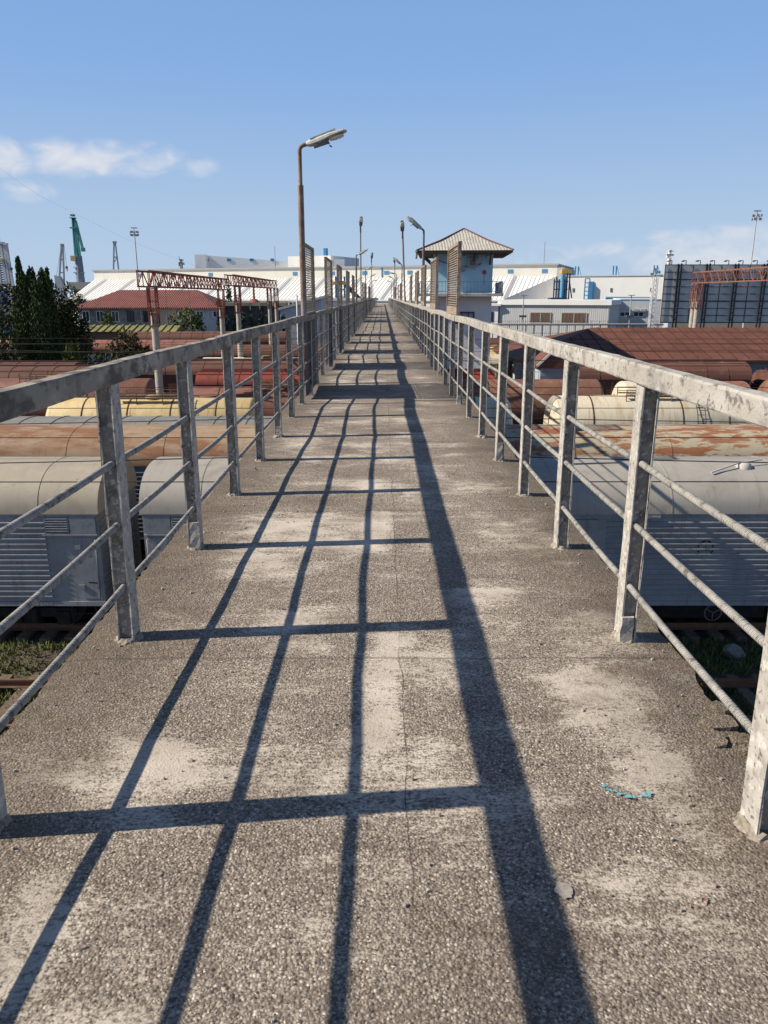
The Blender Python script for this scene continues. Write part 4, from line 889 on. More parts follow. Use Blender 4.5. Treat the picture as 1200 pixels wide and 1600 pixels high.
# moss and weeds in the broken deck edge
def deck_weeds():
    rnd = random.Random(8); mb = MB()
    for (x, y, z, r, n) in ((1.475, 2.70, .0, .05, 160), (1.50, 2.98, -.03, .06, 160), (1.44, 2.58, .005, .035, 90), (1.52, 3.3, -.06, .07, 160), (1.50, 3.7, -.05, .06, 120)):
        leaves(mb, (x, y, z), r, r, .03, n, .022, rnd, .6)
    tag(mb.build('moss', leafmat('moss_green', (.10, .115, .03), (.06, .065, .02), (.17, .16, .05))), 'moss and tiny weeds growing in the broken right edge of the walkway', 'moss', kind='stuff')
deck_weeds()
def grit():
    rnd = random.Random(21); mb = MB(); lf = MB()
    for _ in range(420):
        y = rnd.uniform(1.0, 9.0); x = rnd.choice((-1, 1)) * (1.5 - abs(rnd.gauss(0, .45))) if rnd.random() < .6 else rnd.uniform(-1.4, 1.4)
        r = rnd.uniform(.002, .007); n = 6; z = deckz(y) + .004
        t = [(x + math.cos(k * 1.047) * r * rnd.uniform(.6, 1.3), y + math.sin(k * 1.047) * r * rnd.uniform(.6, 1.3), z + r * rnd.uniform(.5, .9)) for k in range(n)]; b = [(px * 1 + (px - x) * .3, py + (py - y) * .3, z - .004) for px, py, pz in t]
        mb.add(t + b, [tuple(range(n))] + [(k, k + n, (k + 1) % n + n, (k + 1) % n) for k in range(n)])
    for _ in range(46):
        y = rnd.uniform(1.2, 9); x = rnd.choice((-1, 1)) * (1.42 - abs(rnd.gauss(0, .3))); a = rnd.uniform(0, 6.28); l = rnd.uniform(.008, .02); z = deckz(y) + .008
        c, d = math.cos(a), math.sin(a)
        lf.add([(x - c * l, y - d * l, z), (x - d * l * .35, y + c * l * .35, z + .004), (x + c * l, y + d * l, z + .003), (x + d * l * .35, y - c * l * .35, z + .005)], [(0, 1, 2, 3)])
    tag(mb.build('grit', M('loose_grit', (.30, .26, .22), .9, 0, [((.55, .52, .47), 60, .52, .6, .8), ((.10, .08, .07), 40, .55, .62, .8)])), 'loose grit and pebbles scattered over the walkway', 'grit', kind='stuff')
    tag(lf.build('leaf_litter', M('dry_leaf_brown', (.24, .10, .045), .8)), 'small dry brown leaf fragments near the walkway edges', 'leaves', kind='stuff')
grit()
def stone():
    rnd = random.Random(2); bm = bmesh.new(); bmesh.ops.create_icosphere(bm, subdivisions=3, radius=.22)
    for v in bm.verts: v.co = Vector((v.co.x * 1.15, v.co.y * .8, v.co.z * .9)) * (1 + .55 * nz3(v.co.x * 5, v.co.y * 5, v.co.z * 5))
    me = bpy.data.meshes.new('stone'); bm.to_mesh(me); bm.free(); me.materials.append(M('pale_stone', (.20, .185, .165), .9, 0, [((.15, .14, .12), 8, .45, .6, .7)]))
    o = bpy.data.objects.new('stone', me); COL.objects.link(o); p = at(1148, 1016, 17.3); o.location = (p.x, 17.3, G + .16); tag(o, 'pale lump of rock lying in the grass under the right hand wagon', 'rock')
stone()

# ------------------------------------------------------------------ buildings
glass = M('dark_window_glass', (.03, .035, .045), .15, 0, spec=.6)
white_w = M('white_cladding', (.84, .825, .785), .7, 0, [((.72, .70, .655), .25, .45, .65, .6, (1, 1, .3))])
white_roof = M('white_metal_roof', (.83, .82, .785), .6, 0, [((.73, .72, .68), .12, .42, .64, .7), ((.70, .685, .65), .9, .5, .66, .5)])
seam_m = M('grey_roof_seam', (.40, .40, .39), .7)
band_m = M('grey_roof_band', (.30, .31, .33), .7)
blue_p = M('blue_paint', (.04, .20, .42), .5)
yellow_p = M('yellow_paint', (.55, .35, .06), .55)
def bx(b, x0, x1, y0, y1, z0, z1): b.box(min(x0, x1), max(x0, x1), min(y0, y1), max(y0, y1), z0, z1); return b
def window(parent, x0, x1, y, z0, z1, frame_m=None, fw=.07, bars=1, s=-1):
    f = MB(); ya, yb = (y - .05, y - .003)
    f.box(x0, x1, ya, yb, z0, z0 + fw); f.box(x0, x1, ya, yb, z1 - fw, z1); f.box(x0, x0 + fw, ya, yb, z0 + fw, z1 - fw); f.box(x1 - fw, x1, ya, yb, z0 + fw, z1 - fw)
    for k in range(1, bars + 1):
        x = x0 + (x1 - x0) * k / (bars + 1); f.box(x - fw * .4, x + fw * .4, ya + .008, yb, z0 + fw, z1 - fw)
    fo = f.build('window', frame_m or white_w, parent)
    MB().box(x0 + fw, x1 - fw, y - .015, y - .002, z0 + fw, z1 - fw).build('pane', glass, fo)
    return fo
def hip_roof(mb, x0, x1, y0, y1, z0, z1, inset_x, th=.12, apex=None):
    ym = (y0 + y1) / 2; a = (x0 + inset_x, ym, z1); b = (x1 - inset_x, ym, z1)
    e = [(x0, y0, z0), (x1, y0, z0), (x1, y1, z0), (x0, y1, z0)]
    if abs(a[0] - b[0]) < .05:
        mb.add(e + [a], [(0, 1, 4), (1, 2, 4), (2, 3, 4), (3, 0, 4)])
    else:
        mb.add(e + [a, b], [(0, 1, 5, 4), (1, 2, 5), (2, 3, 4, 5), (3, 0, 4)])
    lo = [(p[0], p[1], p[2] - th) for p in e]
    mb.add(e + lo, [(0, 4, 5, 1), (1, 5, 6, 2), (2, 6, 7, 3), (3, 7, 4, 0), (4, 7, 6, 5)])

# --- control tower
def tower():
    Yf = 50.5
    xl, xr = ax(680, Yf), ax(772, Yf); Yb = Yf + 4.8
    t = thing('control_tower', ((xl + xr) / 2, (Yf + Yb) / 2, G), 'pale blue signal control tower with pyramid roof and balcony right of the footbridge', 'control tower', rz=R(-4))
    cx, cy = (xl + xr) / 2, (Yf + Yb) / 2; hx, hy = (xr - xl) / 2, (Yb - Yf) / 2
    Z = lambda v, Y=Yf: az(v, Y, 722) - G
    zb = Z(459); ze = Z(391, Yf - 1.3); za = Z(357, cy); 
    blue = M('pale_blue_plaster', (.41, .61, .72), .85, 0, [((.33, .51, .62), .9, .44, .62, .7), ((.52, .67, .74), 2, .54, .66, .6), ((.22, .24, .24), 2.5, .62, .70, .5, (1, 1, .3))])
    wht = M('stained_white_plaster', (.74, .72, .71), .9, 0, [((.60, .585, .59), .8, .44, .62, .7), ((.22, .19, .17), 2.2, .60, .70, .6, (1, 1, .4))])
    MB().box(-hx, hx, -hy, hy, zb + .05, ze + .12).build('upper_wall', blue, t)
    lw = MB().box(-hx, hx, -hy, hy, -.1, zb - .16).build('lower_wall', wht, t)
    r = MB(); x0, x1 = ax(657, Yf - 1.35) - cx, ax(805, Yf - 1.35) - cx; y0, y1 = -hy - 1.35, hy + 1.6
    apx = ax(722, cy) - cx
    e = [(x0, y0, ze), (x1, y0, ze), (x1, y1, ze), (x0, y1, ze)]; a = (apx, 0, za)
    # gently flared slopes
    mid = [tuple(Vector(p).lerp(Vector(a), .5) - Vector((0, 0, .10))) for p in e]
    r.add(e + mid + [a], [(0, 1, 5, 4), (1, 2, 6, 5), (2, 3, 7, 6), (3, 0, 4, 7), (4, 5, 8), (5, 6, 8), (6, 7, 8), (7, 4, 8)])
    tile = M('cream_metal_roof_tile', (.47, .44, .385), .7, 0, [((.36, .33, .28), 2, .45, .62, .7)])
    # pressed tile pattern
    nt = tile.node_tree; N = nt.nodes; L = nt.links
    g = N.new('ShaderNodeNewGeometry'); wv = N.new('ShaderNodeTexWave'); wv.bands_direction = 'X'; wv.inputs['Scale'].default_value = 1.7; wv.inputs['Distortion'].default_value = 3.0
    w2 = N.new('ShaderNodeTexWave'); w2.bands_direction = 'Z'; w2.wave_profile = 'SAW'; w2.inputs['Scale'].default_value = 1.9
    L.new(g.outputs['Position'], wv.inputs['Vector']); L.new(g.outputs['Position'], w2.inputs['Vector'])
    ad = N.new('ShaderNodeMath'); ad.operation = 'ADD'; L.new(wv.outputs['Fac'], ad.inputs[0]); L.new(w2.outputs['Fac'], ad.inputs[1])
    bp = N.new('ShaderNodeBump'); bp.inputs['Strength'].default_value = 1; bp.inputs['Distance'].default_value = .02; L.new(ad.outputs[0], bp.inputs['Height']); L.new(bp.outputs[0], N['Principled BSDF'].inputs['Normal'])
    rf = fix(r.build('roof', tile, t))
    dk = M('brown_eave_timber', (.085, .060, .048), .85)
    s = MB(); s.box(x0 + .02, x1 - .02, y0 + .02, y1 - .02, ze - .13, ze - .004)
    for x in (-hx + .2, -hx * .35, hx * .35, hx - .2): s.bar((x, -hy - .003, ze - .75), (x, y0 + .3, ze - .14), .09, .12)
    for y in (-hy + .3, hy - .3): s.bar((-hx - .003, y, ze - .75), (x0 + .3, y, ze - .14), .09, .12)
    s.build('soffit', dk, t)
    rd = MB()
    for p in e: rd.bar(tuple(Vector(p) + Vector((0, 0, .02))), tuple(Vector(p).lerp(Vector(a), .5) + Vector((0, 0, -.06))), .09, .07); rd.bar(tuple(Vector(p).lerp(Vector(a), .5) + Vector((0, 0, -.06))), a, .09, .07)
    rd.build('ridge_cap', M('maroon_ridge', (.13, .05, .05), .7), rf)
    gt = MB(); gt.tube([(x0 - .02, y0 - .1, ze - .05), (x0 - .1, 0, ze - .03), (x0 - .25, y1 + .2, ze - .09)], .07, 8); gt.build('gutter', M('bent_zinc_gutter', (.36, .35, .33), .6), rf)
    # balcony
    bx1 = ax(792, Yf - 1.1) - cx; bx0 = -hx - 1.0
    slab = MB(); slab.box(bx0, bx1, -hy - 1.1, hy + .9, zb - .157, zb + .02); ba = slab.build('balcony', M('stained_balcony_slab', (.42, .43, .42), .9, 0, [((.10, .09, .08), 1.6, .48, .60, .8)]), t)
    ra = MB(); zr = Z(440, Yf - 1.1)
    def rail(pa, pb, n):
        for z in (zr, zb + .14): ra.bar((pa[0], pa[1], z), (pb[0], pb[1], z), .035)
        for k in range(n + 1):
            q = k / n; x = pa[0] + (pb[0] - pa[0]) * q; y = pa[1] + (pb[1] - pa[1]) * q; ra.bar((x, y, zb + .021), (x, y, zr), .02)
    rail((bx0 + .05, -hy - 1.05), (bx1 - .05, -hy - 1.05), 24); rail((bx1 - .05, -hy - 1.05), (bx1 - .05, hy + .8), 22); rail((bx0 + .05, -hy - 1.05), (bx0 + .05, hy + .8), 22)
    ra.build('railing', M('blue_grey_iron', (.12, .19, .24), .6), ba)
    # window below, AC, box, disc
    wx0, wx1 = ax(716, Yf) - cx, ax(746, Yf) - cx
    fr = M('dark_maroon_window_frame', (.09, .06, .065), .7)
    f = MB(); z0, z1 = Z(506), Z(487)
    y = -hy
    f.box(wx0, wx1, y - .05, y - .003, z0, z0 + .1); f.box(wx0, wx1, y - .05, y - .003, z1 - .1, z1); f.box(wx0, wx0 + .1, y - .05, y - .003, z0 + .1, z1 - .1); f.box(wx1 - .1, wx1, y - .05, y - .003, z0 + .1, z1 - .1)
    for q in (.35, .68): f.box(wx0 + (wx1 - wx0) * q - .03, wx0 + (wx1 - wx0) * q + .03, y - .045, y - .003, z0 + .1, z1 - .1)
    fo = f.build('window', fr, t); MB().box(wx0 + .1, wx1 - .1, y - .02, y - .002, z0 + .1, z1 - .1).build('pane', M('pale_curtained_glass', (.30, .31, .34), .3), fo)
    # upper storey side windows toward the yard (left face) and right of front
    for yy in (-hy + .7, .4):
        w_ = MB(); w_.box(-hx - .05, -hx - .003, yy, yy + 1.2, Z(440), Z(412)); w_.build('window', glass, t)
    ac = MB(); a0, a1 = ax(733, Yf) - cx, ax(748, Yf) - cx; ac.box(a0, a1, y - .35, y - .003, Z(417), Z(403))
    aco = ac.build('air_conditioner', M('old_aircon_case', (.33, .33, .32), .7), t)
    MB().box(a0 + .12, a1 - .12, y - .36, y - .352, Z(415), Z(405.5)).build('grille', glass, aco)
    MB().box(a0 - .02, a1 + .02, y - .36, y - .004, Z(402.9), Z(402)).build('shade', dk, aco)
    cb = MB(); cb.box(ax(719, Yf) - cx, ax(729, Yf) - cx, y - .22, y - .003, Z(424), Z(415)); cb.build('cable_box', M('grey_cable_box', (.30, .28, .27), .8), t)
    lm = MB()
    for u in (727, 747, 765): p = ax(u, Yf) - cx; lm.box(p - .08, p + .08, y - .25, y - .003, Z(400), Z(394))
    lm.build('wall_lamp', M('grey_wall_lamp', (.28, .30, .31), .6), t)
    px = ax(761, Yf - 1.0) - cx; d = MB(); d.tube([(px, -hy - .9, zb + .021), (px, -hy - .9, Z(426, Yf - .9))], .02, 6); n = 18
    zc = Z(425.5, Yf - .9)
    for yy, rr in ((-hy - .93, .14),):
        d.add([(px + rr * math.cos(6.283 * k / n), yy, zc + rr * 1.05 * math.sin(6.283 * k / n)) for k in range(n)] + [(px + rr * math.cos(6.283 * k / n), yy + .03, zc + rr * 1.05 * math.sin(6.283 * k / n)) for k in range(n)], [tuple(range(n)), tuple(range(2 * n - 1, n - 1, -1))] + [(k, k + n, (k + 1) % n + n, (k + 1) % n) for k in range(n)])
    fix(d.build('signal_disc', M('faded_red_disc', (.38, .07, .09), .6), t))
    cab = MB(); cab.tube([(-hx + .1, -hy - .02, Z(404)), (-hx + .8, -hy - .05, Z(411)), (-.2, -hy - .04, Z(417)), (hx * .3, -hy - .03, Z(416)), (hx * .62, -hy - .03, Z(412))], .02, 5); cab.build('cable', wire_m, t)
    return t
tower()

# --- rusty roofed building on the right
def rusty_hall():
    Ye, Yr = 50.2, 57.0; ze, zr = az(563, Ye), az(512, Yr)
    xl = ax(808, Ye, 563); xr0 = ax(925, Yr, 512); xr = 70.0
    t = thing('goods_hall', (xl, Ye, G), 'long low brick hall with a rusty sheet metal hip roof on the right', 'building')
    o = Vector((xl, Ye, G)); Z = lambda z: z - G
    roof_m = M('rusted_sheet_roof', (.145, .058, .038), .75, 0, [((.10, .042, .030), .6, .44, .62, .7), ((.20, .085, .05), 1.1, .54, .66, .6), ((.075, .035, .028), 3, .6, .68, .5)])
    r = MB(); D = 2 * (Yr - Ye); L_ = xr - xl; ins = xr0 - xl
    hip_roof(r, 0, L_, 0, D, Z(ze), Z(zr), ins, .14)
    sm = MB()
    x = .3
    while x < L_:
        if x < ins: tfrac = x / ins
        else: tfrac = 1
        ya = .35; yb = (Yr - Ye) * tfrac
        if yb > 1:
            za = Z(ze) + (Z(zr) - Z(ze)) * ya / (Yr - Ye); zb_ = Z(ze) + (Z(zr) - Z(ze)) * yb / (Yr - Ye)
            sm.bar((x, ya, za + .02), (x, yb, zb_ + .02), .035, .05)
        x += .82
    for f, j in ((.28, .5), (.62, .5), (.85, .2)):
        y = (Yr - Ye) * f; sm.bar((ins * f + .5, y, Z(ze) + (Z(zr) - Z(ze)) * f + .012), (L_, y, Z(ze) + (Z(zr) - Z(ze)) * f + .012), .03, .025)
    rf = fix(r.build('roof', roof_m, t)); sm.build('roof_seams', M('dark_rust_seam', (.06, .028, .022), .8), rf)
    brick = M('whitewashed_brick', (.40, .43, .47), .9, 0, [((.30, .33, .37), 1.2, .44, .62, .7), ((.20, .17, .15), 3, .62, .69, .6)])
    MB().box(.9, L_ - .9, .9, D - .9, -.1, Z(ze) - .143).build('wall', brick, t)
    dn = MB(); x = 1.0; zz = Z(ze) - .62
    while x < 40: dn.box(x, x + .14, .82, .898, zz, zz + .16); x += .30
    dn.box(.9, 40, .80, .897, zz + .17, zz + .30); dn.build('dentil_cornice', brick, t)
    for x in (6, 11, 22, 27, 33):
        window(t, x, x + 1.2, .9, 1.5, 3.3, brick, .1)
    # small gabled wing in front
    gw = M('wing_rust_roof', (.16, .065, .045), .75, 0, [((.11, .045, .035), 1.2, .45, .62, .7)])
    x0, x1 = ax(834, 48.3, 570) - o.x, ax(905, 48.3, 570) - o.x; yw0, yw1 = -3.0, .898
    zE, zT = az(572, 47.4) - G, az(547, 47.4) - G; xm = ax(865, 47.4, 545) - o.x
    MB().box(x0 + .25, x1 - .25, yw0 + .2, yw1, -.1, zE - .1).build('wing_wall', brick, t)
    w2 = MB(); w2.add([(x0, yw0, zE), (xm, yw0, zT), (x1, yw0, zE), (x0, yw1, zE), (xm, yw1, zT), (x1, yw1, zE), (x0, yw0, zE - .1), (x1, yw0, zE - .1), (x0, yw1, zE - .1), (x1, yw1, zE - .1)],
                      [(0, 1, 4, 3), (1, 2, 5, 4), (0, 6, 7, 2, 1), (6, 8, 9, 7), (0, 3, 8, 6), (2, 7, 9, 5)])
    fix(w2.build('wing_roof', gw, t))
    tr = MB(); tr.bar((x0, yw0 - .03, zE + .02), (xm, yw0 - .03, zT + .04), .05, .14); tr.bar((xm, yw0 - .03, zT + .04), (x1, yw0 - .03, zE + .02), .05, .14); tr.build('wing_trim', white_w, t)
rusty_hall()

# --- big white warehouse at the end of the bridge
def warehouse():
    A_ = R(20); U = Vector((math.cos(A_), -math.sin(A_), 0)); V = Vector((math.sin(A_), math.cos(A_), 0))
    E0 = Vector((0, 183.0, 0)); dep = 11.2
    def solve(u, org):
        lo_, hi_ = -260.0, 120.0
        for _ in range(60):
            m_ = (lo_ + hi_) / 2; p = org + U * m_; d = p - EYE
            uu = 600 + FPX * (d.x - .00175 * d.y) / (d.y * math.cos(PITCH) + 0.0)
            if uu < u: lo_ = m_
            else: hi_ = m_
        return (lo_ + hi_) / 2
    R0 = E0 + V * dep
    sl, sr = solve(150, R0), solve(868, R0); el, er = solve(108, E0), solve(786, E0)
    ze = az(468, 183); pr = R0; zr = az(433.5, R0.y); zt = az(417.5, R0.y)
    t = thing('warehouse', (E0.x, E0.y, G), 'huge white warehouse with a ribbed sloping roof across the far end of the footbridge', 'warehouse', rz=-A_)
    # local frame: x along U, y along V
    Z = lambda z: z - G
    r = MB(); r.add([(el, 0, Z(ze)), (er, 0, Z(ze)), (sr, dep, Z(zr)), (sl, dep, Z(zr)), (el, 0, Z(ze) - .35), (er, 0, Z(ze) - .35)], [(0, 1, 2, 3), (4, 5, 1, 0)])
    rf = r.build('roof', white_roof, t)
    sm = MB(); bd = MB(); k = 0; x = el + .5
    while x < sr:
        f0 = 0.0
        if x > er: f0 = (x - er) / (sr - er)
        f1 = 1.0
        xa = x
        if x > sl or True:
            xl_at = lambda f: el + (sl - el) * f
            # roof left edge runs from el (eave) to sl (ridge)
            if sl > el and x < sl: f1 = (x - el) / (sl - el)
        if f1 - f0 > .05:
            pa = (x, dep * f0 + .02, Z(ze) + (Z(zr) - Z(ze)) * f0 + .03); pb = (x, dep * f1 - .02, Z(ze) + (Z(zr) - Z(ze)) * f1 + .03)
            if k % 10 == 3: bd.bar(pa, pb, 1.0, .05)
            else: sm.bar(pa, pb, .10, .08)
        x += .95; k += 1
    sm.build('roof_seams', seam_m, rf); bd.build('roof_light_bands', band_m, rf)
    wl = MB()
    wl.box(el + .3, er - .2, .3, dep, 0, Z(ze) - .2)
    wl.add([(er - .2, .3, 0), (sr, dep, 0), (sr, dep, Z(zr) - .05), (er - .2, .3, Z(ze) - .1)], [(0, 1, 2, 3)])
    wl.build('wall', white_w, t)
    bw = MB(); bw.box(sl, sr, dep + .02, dep + 30, 0, Z(zt)); bw.build('clerestory_wall', M('ivory_cladding', (.80, .76, .67), .7, 0, [((.72, .68, .60), .2, .45, .65, .6, (1, 1, .3))]), t)
    cp = MB(); cp.box(sl - .3, sr + .3, dep - .3, dep + 30.3, Z(zt) + .003, Z(zt) + .35); cp.build('parapet', seam_m, t)
    hgt = Z(zt) - Z(zr)
    for u in (222, 331, 462, 520, 570, 604, 640, 680, 796, 849):
        s = solve(u, R0)
        MB().box(s - .62, s + .62, dep - .06, dep + .017, Z(zr) + hgt * .30, Z(zr) + hgt * .66).build('window', M('blue_tinted_window', (.10, .26, .45), .3, spec=.6), t)
    s = solve(597, R0); MB().box(s - .14, s + .14, dep - .1, dep + .017, Z(zr) + .02, Z(zt)).build('downpipe', blue_p, t)
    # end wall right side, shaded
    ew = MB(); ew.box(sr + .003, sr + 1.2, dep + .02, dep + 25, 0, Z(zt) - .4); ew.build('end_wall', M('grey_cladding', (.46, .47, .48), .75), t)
    am = MB(); am.tube([(solve(841, R0), dep + 6, Z(zt)), (solve(841, R0), dep + 6, Z(zt) + 5.4)], .05, 6); am.tube([(solve(415, R0), dep + 6, Z(zt)), (solve(415, R0), dep + 6, Z(zt) + 5.8)], .05, 6); am.build('antenna', dark_pole, t)
warehouse()

def shed(name, label, cat, Y, u0, u1, v0, depth, wall_m, roof_m=None, v_roof=None, overhang=.4, fascia=0, flat=True, rz=0):
    x0, x1 = ax(u0, Y), ax(u1, Y); zt = az(v0, Y) - G
    t = thing(name, ((x0 + x1) / 2, Y, G), label, cat, rz=R(rz)); h = (x1 - x0) / 2
    MB().box(-h, h, 0, depth, -.1, zt).build('wall', wall_m, t)
    if roof_m and flat:
        z2 = zt + (fascia or .3); MB().box(-h - overhang, h + overhang, -overhang, depth + overhang, zt + .003, z2).build('roof', roof_m, t)
    return t, h, (x0 + x1) / 2, zt
corr = M('grey_corrugated_wall', (.56, .56, .55), .7, 0, [((.50, .50, .49), 1.5, .45, .62, .5, (6, 1, .3))])
def small_buildings():
    # left two storey house with red hip roof
    Y = 112.0
    x0, x1 = ax(121, Y), ax(274, Y); ze = az(482, Y) - G; cx = (x0 + x1) / 2; h = (x1 - x0) / 2
    t = thing('house', (cx, Y, G), 'old grey two storey house with a red corrugated hip roof on the left', 'house')
    wm = M('mouldy_grey_plaster', (.29, .285, .25), .95, 0, [((.13, .135, .12), .6, .42, .6, .8), ((.33, .31, .26), .9, .56, .66, .7)])
    MB().box(-h, h, 0, 13, -.1, ze).build('wall', wm, t)
    MB().box(h - 2.3, h + .05, -.12, -.003, -.1, ze - .05).build('wall_pier', M('beige_plaster_pier', (.36, .30, .23), .9), t)
    rm = M('red_corrugated_roof', (.22, .075, .060), .7, 0, [((.15, .055, .045), .5, .44, .62, .7), ((.29, .13, .10), 1.5, .55, .66, .5)])
    nt = rm.node_tree; N = nt.nodes; L = nt.links; g = N.new('ShaderNodeNewGeometry'); wv = N.new('ShaderNodeTexWave'); wv.bands_direction = 'X'; wv.inputs['Scale'].default_value = 1.1
    L.new(g.outputs['Position'], wv.inputs['Vector']); bp = N.new('ShaderNodeBump'); bp.inputs['Strength'].default_value = 1; bp.inputs['Distance'].default_value = .12; L.new(wv.outputs['Fac'], bp.inputs['Height']); L.new(bp.outputs[0], N['Principled BSDF'].inputs['Normal'])
    r = MB(); xr1 = ax(342, Y) - cx; zr = az(453, Y + 6) - G
    e = [(-h - .6, -.7, ze + .12), (h + .3, -.7, ze + .12)]; hx0 = ax(226, Y + 6) - cx - 3.2; 
    hip_roof(r, -h - .6, xr1, -.7, 14, ze + .15, zr, (hx0 + h), .15)
    rf = fix(r.build('roof', rm, t))
    for u, col in ((132, 0), (154, 0), (178, 1), (202, 2), (228, 2)):
        x = ax(u, Y) - cx; z0, z1 = az(503, Y) - G, az(486, Y) - G
        fr = white_w if col < 2 else under_m; window(t, x - .5, x + .5, 0, z0, z1, fr, .06, 1)
    MB().tube([(ax(219, Y) - cx, -.1, 0), (ax(219, Y) - cx, -.1, ze)], .06, 6).build('drainpipe', seam_m, t)
    # white annex
    lil = M('lilac_white_plaster', (.50, .52, .56), .9, 0, [((.42, .44, .48), .8, .45, .62, .6)])
    t, h, cx, zt = shed('annex', 'pale lilac annex with dark windows right of the red roofed house', 'house', 108.0, 276, 345, 484, 8, lil, rm, fascia=.28)
    for u in (283, 311, 337): x = ax(u, 108) - cx; window(t, x - .5, x + .5, 0, az(496, 108) - G, az(485.5, 108) - G, white_w, .1, 1)
    # mossy tiled low shed
    t, h, cx, zt = shed('tiled_shed', 'low shed with a mossy yellow green tiled roof in front of the grey house', 'shed', 90.0, 112, 268, 518, 4, M('brown_timber_wall', (.16, .10, .075), .9))
    mm = M('mossy_roof_tile', (.24, .225, .085), .9, 0, [((.13, .12, .05), 1.2, .45, .62, .7), ((.30, .18, .10), 2.0, .56, .66, .7)])
    r = MB(); z2 = az(508.5, 92) - G; r.add([(-h - .3, -.4, zt + .003), (h + .3, -.4, zt + .003), (h + .3, 2, z2), (-h - .3, 2, z2), (-h - .3, 4.4, zt + .003), (h + .3, 4.4, zt + .003)], [(0, 1, 2, 3), (3, 2, 5, 4), (0, 3, 4), (1, 5, 2)])
    x = -h
    while x < h: r.bar((x, -.4, zt + .06), (x, 2, z2 + .06), .18, .12); x += .82
    fix(r.build('roof', mm, t))
    # dark roofed open shed
    dk = M('dark_shed_wall', (.045, .045, .05), .9, 0, [((.09, .08, .08), 1.5, .5, .64, .6)])
    t, h, cx, zt = shed('open_shed', 'dark sided shed with a pale overgrown roof behind the small firs', 'shed', 104.0, 352, 441, 478, 10, dk, M('overgrown_shed_roof', (.30, .26, .20), .9, 0, [((.14, .13, .07), .9, .45, .6, .8)]), fascia=.45)
    x = -h
    po = MB()
    while x < h: po.box(x, x + .12, -.10, -.003, 0, zt); x += 1.6
    po.build('posts', under_m, t)
    vp = MB(); q = ax(397, 105) - cx; vp.tube([(q, 1, zt + .3), (q, 1, az(446, 105) - G)], [.16, .13], 8); vp.lathez([(zt + .46, .75), (zt + .75, .5), (zt + .95, .15)], q, 1, 10); vp.build('chimney_pipe', M('rust_red_pipe', (.26, .08, .06), .7), t)
    # white gabled house left of first screen
    Y = 100.0; x0, x1 = ax(437, Y), ax(502, Y); cx = (x0 + x1) / 2; h = (x1 - x0) / 2; zt = az(482, Y) - G
    t = thing('gabled_house', (cx, Y, G), 'white lilac gabled house behind the nearest left hand mesh screen', 'house')
    za = az(463, Y) - G; b = MB(); b.add([(-h, 0, -.1), (h, 0, -.1), (h, 0, za), (-h, 0, zt), (-h, 12, -.1), (h, 12, -.1), (h, 12, za), (-h, 12, zt)], [(0, 1, 2, 3), (5, 4, 7, 6), (4, 0, 3, 7), (1, 5, 6, 2)]); fix(b.build('wall', lil, t))
    r = MB(); r.add([(-h - .5, -.5, zt + .0), (h + .5, -.5, za + .12), (h + .5, 12.5, za + .12), (-h - .5, 12.5, zt), (-h - .5, -.5, zt - .3), (h + .5, -.5, za - .18), (h + .5, 12.5, za - .18), (-h - .5, 12.5, zt - .3)], [(0, 1, 2, 3), (7, 6, 5, 4), (4, 5, 1, 0), (5, 6, 2, 1), (6, 7, 3, 2), (7, 4, 0, 3)]); r.build('roof', M('pale_grey_roof', (.48, .48, .47), .7), t)
    x = ax(458, Y) - cx; window(t, x - .6, x + .5, 0, az(478, Y) - G, az(471, Y) - G, white_w, .1, 1)
    q = ax(464, 97) - cx; MB().tube([(q, -3, 0), (q, -3, az(461, 97) - G)], .1, 8).build('white_pipe', white_w, t)
    # white low building behind second and third screens
    t, h, cx, zt = shed('workshop', 'low pale workshop seen between the left hand mesh screens', 'building', 125.0, 497, 566, 470, 10, white_w, rz=-12, roof_m= M('pale_grey_roof', (.48, .48, .47), .7), fascia=.4)
    for u in (526, 534): x = ax(u, 125) - cx; window(t, x - .5, x + .5, 0, az(484, 125) - G, az(477, 125) - G, white_w, .1, 1)
    # grey gable with blue conveyor (left)
    t = thing('conveyor_tower', (ax(532, 150), 150, G), 'blue and yellow conveyor tower seen between the second and third left hand screens', 'conveyor')
    Zc = lambda v: az(v, 150) - G
    f = MB()
    for sx in (-.8, .8):
        for sy in (-.8, .8): f.bar((sx, sy, 0), (sx, sy, Zc(432)), .25)
    for v in (440, 452, 464, 476):
        for a_, b_ in (((-.8, -.8), (.8, -.8)), ((.8, -.8), (.8, .8)), ((.8, .8), (-.8, .8)), ((-.8, .8), (-.8, -.8))): f.bar((*a_, Zc(v)), (*b_, Zc(v)), .2)
    f.build('frame', blue_p, t); MB().box(-1.3, 1.3, -1, 1, Zc(445), Zc(440)).build('drive_head', yellow_p, t); MB().bar((.9, 0, Zc(444)), (3.7, 1, Zc(468)), .8, .6).build('belt', M('dark_conveyor_belt', (.10, .09, .09), .8), t)
    # upper white blocks on the warehouse skyline
    t, h, cx, zt = shed('storage_block', 'long white flat block rising behind the warehouse at left centre', 'building', 262.0, 326, 455, 418, 30, M('shaded_white_cladding', (.82, .81, .79), .7))
    r = MB(); zl, zr_ = az(399, 262) - G, az(409, 262) - G; r.add([(-h, 0, zt), (h, 0, zt), (h, 0, zr_), (-h, 0, zl), (-h, 30, zt), (h, 30, zt), (h, 30, zr_), (-h, 30, zl)], [(0, 1, 2, 3), (5, 4, 7, 6), (4, 0, 3, 7), (1, 5, 6, 2), (3, 2, 6, 7)]); fix(r.build('upper_storey', M('shaded_white_cladding', (.82, .81, .79), .7), t))
    cx2 = ax(318, 260) - cx; MB().box(cx2 - 1.8, cx2 + 1.8, -3, -.003, 0, zl + .1).build('stair_tower', white_w, t)
